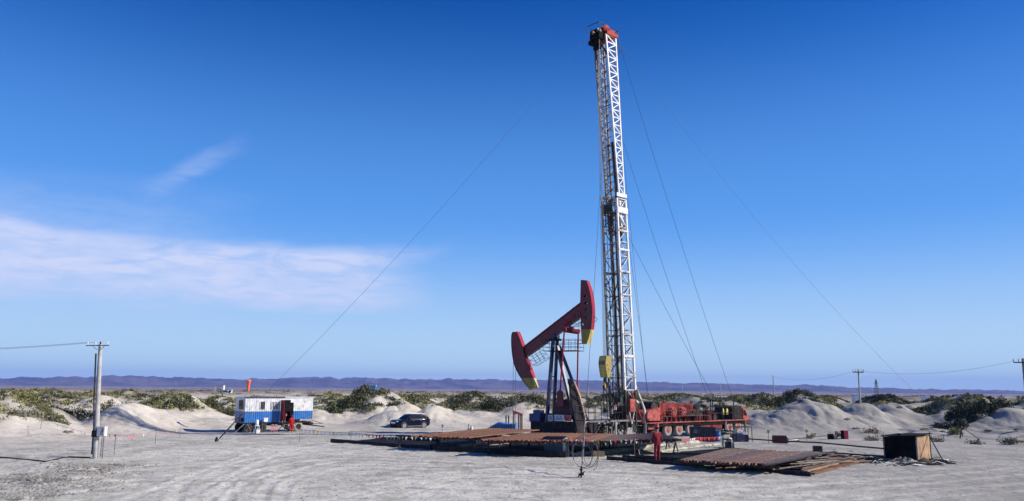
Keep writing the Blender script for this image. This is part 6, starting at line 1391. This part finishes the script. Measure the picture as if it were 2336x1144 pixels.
cx = a[0]+.72*(b[0]-a[0]); cz = (a[1]+b[1])/2+.03; MB().bar((cx-.04, -.218, cz-.1), (cx, -.218, cz+.1), .006, .02).bar((cx+.04, -.218, cz-.1), (cx, -.218, cz+.1), .006, .02).bar((cx-.025, -.218, cz-.02), (cx+.025, -.218, cz-.02), .006, .02).obj('box_mark', m_dark, bx)
MB().box(-.24, a[0], -.2, .18, a[1]-.05, a[1]+.28).obj('terminal_box', m_dark, t_); c_ = UF.p(233, 1044, -.05)
MB().cyl((c_[0], -.05, 0), (c_[0], -.05, a[1]), .03, 8).cyl((c_[0]-.1, -.05, .1), (c_[0]-.1, -.05, a[1]), .015, 6).obj('conduit', m_steel, t_)
arml = p+Vector((a[0]*0+UF.p(195, 787, 0)[0]+sh0+.08, -.14, tzz+.1))
for k, (dy, lb) in enumerate(((0, 'upper power line leaving the utility pole to the left'), (-.5, 'lower power line leaving the utility pole to the left'))):
    s_ = arml+Vector((.42*k, 0, 0)); e_ = arml+Vector((-22, 2+k*1.5, -.1)); o = MB().tube(pts_local(cable(s_, e_, .45, 14), s_), .008, 5).obj('power_line', m_cable, None, loc=s_); tag(o, lb, 'power line', 'thin power lines')
# ================================================================ far poles and lines
def far_pole(px, yt, D, lab, r=.13, arm=0, mm=m_conc, yb=None, group='power poles beyond the dunes', darkarm=True):
    top_ = WY(px, yt, D); zb_ = tz(top_.x, top_.y)-.2; p = Vector((top_.x, top_.y, zb_)); t_ = T('power_pole', lab, 'power pole', p, 0, group); h_ = top_.z-zb_
    MB().tube([(0, 0, 0), (0, 0, h_)], r, 8, r*.65).obj('shaft', mm, t_)
    if arm:
        MB().bar((-arm, -.1, h_-.45), (arm*.9, -.1, h_-.45), .10, .12).obj('crossarm', m_dark, t_)
        for k in (-1, -.5, .5, .85): MB().lathe([(.03, 0), (.06, .1), (.05, .3), (.02, .35)], (arm*k, -.1, h_-.39), n=6).obj('insulator', m_offwhite, t_)
    return p+Vector((0, 0, h_))
P1 = far_pole(1957.5, 842, 108, 'power pole with short crossarm standing on the sand cone at the right', .14, .75)
P2 = far_pole(2333, 818, 88, 'dark pole with crossarm at the very right edge', .20, 1.1, m_steel)
P3 = far_pole(1763.5, 857, 150, 'pale bare pole just right of the truck', .13)
P4 = far_pole(1556, 879, 210, 'pale pole seen behind the truck, left one', .13); P5 = far_pole(1572, 888, 260, 'pale pole seen behind the truck, second from the left', .13); P6 = far_pole(1643, 872, 190, 'pale pole between the guy lines over the truck', .13)
P7 = far_pole(1341, 884, 190, 'pale pole between pumpjack and mast', .12); far_pole(1898, 886, 260, 'small pole left of the crossarm pole', .14); far_pole(2041, 888, 300, 'small pole right of the lattice tower', .14)
far_pole(2183, 888, 330, 'small pole above the right dark bushes', .16); far_pole(1741, 889, 320, 'small pole above the green dune right of the truck', .14); far_pole(1733, 889, 330, 'smaller twin of the pole above the green dune', .13); far_pole(923, 888, 300, 'small pole above the dune behind the SUV', .13); far_pole(764, 890, 320, 'small pole right of the trailer roof', .13); far_pole(491, 880, 420, 'white pole beside the distant blue cabins', .2)
far_pole(834, 872, 420, 'tall pale mast beside the distant blue derrick', .22); far_pole(842, 880, 425, 'short pale mast beside the distant blue derrick', .16); far_pole(1038, 888, 330, 'small pole above the scrub dune behind the SUV', .13); far_pole(902, 886, 340, 'small pale pole left of its neighbour behind the SUV', .12)
for k, (s_, e_, sg, lb) in enumerate(((P2+Vector((-.9, 0, -.3)), P1+Vector((.5, 0, -.3)), .8, 'sagging power line between the two right poles'), (P1+Vector((-.5, 0, -.3)), P3+Vector((0, 0, -.2)), .9, 'power line from the crossarm pole towards the truck'), (P2+Vector((.9, 0, -.3)), P2+Vector((30, -3, .5)), .8, 'power line leaving the picture on the right'))):
    o = MB().tube(pts_local(cable(s_, e_, sg, 14), s_), .012, 5).obj('power_line', m_cable, None, loc=s_); tag(o, lb, 'power line', 'thin power lines')
# lattice tower on the horizon
q = WY(1998, 866, 420); zb_ = tz(q.x, q.y); p = Vector((q.x, q.y, zb_)); h_ = q.z-zb_; t_ = T('lattice_tower', 'small lattice pylon on the horizon above the right dunes', 'pylon', p); 
for sx_ in (-1, 1):
    for sy in (-1, 1): MB().bar((sx_*1.1, sy*1.1, 0), (sx_*.15, sy*.15, h_), .2).obj('leg', m_steel, t_)
m = MB()
for k in range(5):
    z0_, z1_ = h_*k/5, h_*(k+1)/5; w0_, w1_ = 1.1-.95*k/5, 1.1-.95*(k+1)/5; m.bar((-w0_, -w0_, z0_), (w1_, -w1_, z1_), .12).bar((w0_, -w0_, z0_), (-w1_, -w1_, z1_), .12)
m.obj('bracing', m_steel, t_)
for zz, w_ in ((.55, 1.6), (.82, 1.1)): MB().bar((-w_, 0, h_*zz), (w_, 0, h_*zz), .25).obj('crossarm', m_dark, t_)
# distant installations
def far_box(px0, px1, y0, y1, D, mm, name, label, cat, parts=()):
    a, b = WY(px0, y1, D), WY(px1, y0, D); zb_ = tz(a.x, a.y)-.3; O_ = Vector((a.x, a.y, zb_)); t_ = T(name, label, cat, O_); MB().box(0, b.x-a.x, 0, 3, 0, b.z-zb_).obj('wall', mm, t_); MB().box(-.2, b.x-a.x+.2, -.2, 3.2, b.z-zb_+.01, b.z-zb_+.3).obj('roof', m_offwhite, t_)
    w_ = b.x-a.x; MB().box(w_*.4, w_*.4+.9, -.05, -.01, .0, 2.1).obj('door', m_dark, t_); MB().box(w_*.65, w_*.65+.8, -.05, -.01, 1.2, 2.0).obj('window', m_glass, t_); return t_
far_box(500, 519, 892, 902, 400, m_blue, 'site_cabin', 'distant bright blue site cabin left of the windsock', 'cabin'); far_box(519, 526, 891, 902, 402, m_offwhite, 'site_cabin', 'distant white cabin touching the blue cabin', 'cabin')
t_ = far_box(844, 857, 880, 893, 420, mat('cyan_paint', (.03, .25, .5), .5), 'service_rig', 'distant bright blue service rig above the dune behind the trailer', 'rig'); far_box(818, 828, 889, 893, 430, m_offwhite, 'site_cabin', 'tiny white cabin left of the distant blue rig', 'cabin')
far_box(866, 876, 890, 893, 440, m_white, 'site_cabin', 'tiny white cabin right of the distant blue rig', 'cabin'); far_box(1952, 1976, 904, 908, 260, m_white, 'site_cabin', 'flat white cabin behind the crossarm pole', 'cabin'); far_box(2112, 2124, 904, 908, 260, m_white, 'site_cabin', 'small white cabin where the long guy line meets the dunes', 'cabin')
far_box(488, 510, 880, 883, 600, m_white, 'shed_roof', 'long white roof on the far plain above the blue cabin', 'shed')
# ================================================================ shrubs one can tell apart
def shrub(px, py, D, w_, h_, label, kind, seed, K=900, leaf=.16, dp=None, group=None):
    q = WY(px, py, D); x, y = q.x, q.y; z0 = tz(x, y)-.05; r_ = np.random.default_rng(seed); dp = dp or w_*.8
    nl = max(5, int(w_*2.2)); L = []
    for i in range(nl):
        a = r_.random()*6.28; d_ = r_.random()**.5*.75; L.append((math.cos(a)*d_*w_, math.sin(a)*d_*dp, (.35+.65*r_.random())*(1-.5*d_*d_)*h_, (.35+.3*r_.random())*min(w_, 1.6)))
    L = np.array(L); c = r_.integers(0, nl, K); dr = r_.normal(size=(K, 3)); dr /= np.linalg.norm(dr, axis=1)[:, None]; rad = (r_.random(K)**.45)
    P = np.stack([L[c, 0]+dr[:, 0]*rad*L[c, 3], L[c, 1]+dr[:, 1]*rad*L[c, 3], np.abs(L[c, 2]*(.35+.65*r_.random(K))+dr[:, 2]*rad*L[c, 3]*.6)], 1)
    gzs = terrain(P[:, 0]+x, P[:, 1]+y)[0]-z0; P[:, 2] += gzs*1.0-.05
    s = leaf*(.6+.9*r_.random(K)); d1 = r_.normal(size=(K, 3)); d1[:, 2] = np.abs(d1[:, 2])+.5; d1 /= np.linalg.norm(d1, axis=1)[:, None]; d2 = np.cross(d1, r_.normal(size=(K, 3))); d2 /= np.linalg.norm(d2, axis=1)[:, None]
    V_ = np.stack([P-d2*s[:, None]*.4, P+d2*s[:, None]*.4, P+d1*s[:, None]*1.2], 1).reshape(-1, 3); mats_ = {'olive': [0, 3], 'dark': [3, 0], 'vdark': [3, 5], 'yellow': [1, 0], 'grey': [2, 0], 'dry': [4, 2], 'red': [6, 4]}[kind]
    MM = MV+[m_vdark, m_redsh]; me = np_mesh('foliage', V_, np.arange(3*K).reshape(-1, 3), [MM[i] for i in mats_], False, (r_.random(K) < .35).astype(int))
    t_ = T('shrub', label, 'shrub', (x, y, z0), 0, group); link('foliage', me, t_); m = MB()
    for i in range(min(nl, 7)): m.tube([(L[i, 0]*.3, L[i, 1]*.3, -.1), (L[i, 0]*.7, L[i, 1]*.7, L[i, 2]*.4), (L[i, 0], L[i, 1], L[i, 2]*.85)], [.035, .025, .012], 5)
    m.obj('stem', m_bark, t_); return t_
m_vdark = mat('scrub_very_dark', (.03, .038, .028), .9, 0, .3, 3, spec=.1); m_redsh = mat('scrub_reddish', (.13, .05, .045), .9, 0, .3, 3, spec=.1); m_bark = mat('shrub_bark', (.12, .09, .07), .9)
SH = [(205, 948, 80, 2.6, 1.3, 'dark scrub running down the left flank of the dune behind the utility pole', 'dark', 1700), (265, 928, 84, 1.9, .9, 'dark scrub near the crest behind the utility pole', 'dark', 900),
 (790, 945, 108, 3.0, 1.5, 'big dark shrub on the shaded left flank of the dune right of the trailer', 'dark', 2400), (830, 925, 110, 2.6, 1.0, 'dark olive shrub higher on the dune right of the trailer', 'olive', 1600), (765, 958, 104, 1.5, 1.0, 'lowest dark shrub at the left foot of the dune by the trailer towbar', 'dark', 900),
 (930, 915, 118, 3.2, 1.0, 'yellowish scrub on the dune above the SUV', 'yellow', 1300), (1045, 915, 130, 3.0, 1.8, 'dark shrub left on the mound between SUV and pumpjack', 'dark', 1700), (1075, 920, 126, 2.8, 2.0, 'grey green shrub on the mound between SUV and pumpjack', 'grey', 1500),
 (1125, 945, 112, 2.2, 1.8, 'dark shrub at the left foot of the mound behind the pumpjack', 'dark', 1400), (1160, 930, 114, 3.0, 1.8, 'grey green shrub behind the red flagged pipes', 'grey', 1700), (1215, 925, 118, 3.0, 1.8, 'green shrub behind the pumpjack control cabinet', 'olive', 1500),
 (2200, 945, 98, 4.2, 2.5, 'largest nearly black shrub among the right dunes', 'vdark', 3600), (2240, 930, 101, 4.0, 2.4, 'dark shrub behind and right of the largest black one', 'vdark', 2800), (2170, 952, 96, 2.0, 1.4, 'black shrub at the left foot of the largest one', 'vdark', 1200), (2276, 932, 103, 2.2, 1.6, 'dark shrub beside the small sand cone at the right edge', 'olive', 1200),
 (2008, 915, 140, 4.4, 2.2, 'round dark green shrub mass right of the crossarm pole', 'olive', 2200), (2150, 912, 150, 5, 2.0, 'brown green shrub mass on the skyline above the long guy line', 'dark', 1900), (2240, 908, 160, 5, 2.0, 'shrub mass on the skyline above the largest black shrub', 'olive', 1900), (2310, 915, 150, 5, 2.2, 'dark shrub mass on the skyline at the right edge', 'dark', 1900),
 (1720, 925, 120, 3.6, 1.8, 'dark shrubs left of the big sand cone', 'olive', 1800), (1755, 910, 124, 3.4, 1.5, 'green shrubs at the left shoulder of the big sand cone', 'olive', 1300), (1850, 899, 128, 3.6, 1.2, 'yellow green shrub on the skyline behind the big sand cone', 'yellow', 1100), (1800, 900, 126, 3, 1.2, 'dark green shrub on the skyline left of the yellow green one', 'olive', 1100),
 (2170, 966, 84, 1.2, .8, 'small yellow green shrub in front of the largest black one', 'yellow', 700), (1848, 968, 79, .55, .6, 'tiny ochre shrub in front of the big sand cone', 'dry', 260), (1912, 966, 82, .8, .6, 'small reddish dry shrub left of the crossarm pole foot', 'red', 260), (1982, 957, 86, 1.1, .5, 'spreading reddish brown shrub at the foot of the crossarm pole', 'red', 320),
 (2082, 984, 72, .9, .45, 'small grey tuft on the sand behind the shed roof', 'grey', 300), (2132, 976, 76, .9, .5, 'twiggy grey tuft between the shed and the yellow green shrub', 'grey', 300), (2295, 984, 72, .9, .6, 'grey bush on the open sand near the right edge', 'grey', 420), (2225, 984, 72, 1.0, .3, 'low dark tuft right of the anchor frame top', 'grey', 260), (1985, 976, 76, 1.1, .4, 'low dark tuft left of the shed on the open sand', 'grey', 300),
 (405, 915, 108, 3.6, 1.0, 'green scrub crown on the dune left of the trailer', 'olive', 1700), (510, 925, 115, 3.0, 1.6, 'dark scrub just left of the trailer end', 'olive', 1500), (60, 915, 74, 3.6, .8, 'yellow green scrub along the crest of the far left dune', 'yellow', 1500), (110, 940, 72, 1.8, .7, 'green scrub trailing down the right side of the far left dune', 'olive', 900), (40, 950, 68, 2.6, .5, 'sparse grey scrub on the face of the far left dune', 'grey', 600),
 (1590, 905, 150, 4, 1.6, 'green scrub behind the truck engine', 'olive', 1200), (1490, 905, 150, 4, 1.6, 'green scrub behind the cable drum', 'olive', 1200), (1068, 975, 84, .4, .4, 'tiny dark tuft on the sand above the left rack', 'dark', 120)]
for i, (px, py, D, w_, h_, lab, kd, K) in enumerate(SH): shrub(px, py, D, w_, h_*(.85 if K > 1000 else 1), lab, kd, 100+i, K, .17 if D > 90 else .11)
# pebbles and clods as uncountable stuff
n = 9000; a = np.radians(rng.uniform(-36, 36, n)); d = 24+(rng.random(n)**1.4)*75; x, y = d*np.sin(a), d*np.cos(a); z = terrain(x, y)[0]+ruts(x, y)[0]
s = .012+.035*rng.random(n)**3; o8 = np.array([(1, 0, 0), (0, 1, 0), (-1, 0, 0), (0, -1, 0), (0, 0, .7)]); V_ = np.stack([x, y, z], 1)[:, None]+o8[None]*s[:, None, None]*(.6+.8*rng.random((n, 5, 1)))
F_ = (np.array([(0, 1, 4), (1, 2, 4), (2, 3, 4), (3, 0, 4)])[None]+5*np.arange(n)[:, None, None]).reshape(-1, 3)
tag(link('pebbles', np_mesh('pebbles', V_.reshape(-1, 3), F_, [mat('pebble', (.20, .19, .18), .9, 0, .4, .5)], False)), kind='stuff')

# churned clods at the lower left
n = 2600; cc = [G(60, 1098), G(150, 1085), G(215, 1068), G(40, 1130), G(120, 1108)]; k = rng.integers(0, 5, n); x = np.array([c.x for c in cc])[k]+rng.normal(size=n)*1.1; y = np.array([c.y for c in cc])[k]+rng.normal(size=n)*.8
z = terrain(x, y)[0]; s = .03+.07*rng.random(n)**2
V_ = np.stack([x, y, z], 1)[:, None]+o8[None]*s[:, None, None]*(.6+.8*rng.random((n, 5, 1))); F_ = (np.array([(0, 1, 4), (1, 2, 4), (2, 3, 4), (3, 0, 4)])[None]+5*np.arange(n)[:, None, None]).reshape(-1, 3)
tag(link('clods', np_mesh('clods', V_.reshape(-1, 3), F_, [mat('clod', (.26, .25, .225), .95, 0, .3, .5)], False)), kind='stuff')
# black tube drawn as the utility pole's shadow on the sand, and low dark tufts on the open sand
P = [on(a, b) for a, b in ((-20, 1043), (60, 1050), (105, 1053), (140, 1047), (160, 1045), (205, 1046))]; c = P[0].copy()
tag(MB().tube([p-c+Vector((0, 0, .03)) for p in P], .035, 6).obj('pole_shadow_tube', m_rubberd, None, loc=c), 'thick black tube on the sand standing in for the shadow of the utility pole', 'cable')
TU = [(1770, 968, 'dry tuft just left of the big sand cone foot'), (1800, 962, 'dark tuft at the foot of the big sand cone'), (1880, 978, 'low tuft above the small black box'), (1935, 985, 'tuft right of the upright red box'), (1955, 990, 'pale tuft between the red box and the shed'), (2020, 966, 'dark tuft on open sand above the shed'),
 (2055, 972, 'small tuft above the shed stovepipe'), (2110, 990, 'tuft peeping out right behind the shed roof'), (2150, 992, 'tuft left of the three legged frame'), (2255, 990, 'tuft right of the three legged frame'), (2320, 992, 'tuft near the right edge beyond the frame'), (2330, 1015, 'nearest tuft at the right edge'),
 (2270, 975, 'tuft below the small sand cone at the right'), (1830, 978, 'tuft between the big sand cone and the marker post'), (152, 1001, 'tuft left of the utility pole'), (730, 965, 'tuft beyond the trailer towbar')]
for i, (a, b, lb) in enumerate(TU):
    p = on(a, b); kk = 60; Vv, Ff, M_ = leafy(np.array([0.]), np.array([0.]), np.array([0.]), np.array([.28+.25*((i*7) % 5)/5]), np.array([.22]), kk*2, np.array([.12]), np.array([0]), np.random.default_rng(i), .5)
    o = link('dry_tuft', np_mesh('dry_tuft', Vv, Ff, [MV[(2, 3, 2, 4)[i % 4]]], False), None, p); tag(o, lb, 'tuft', 'dry tufts scattered on the open sand')
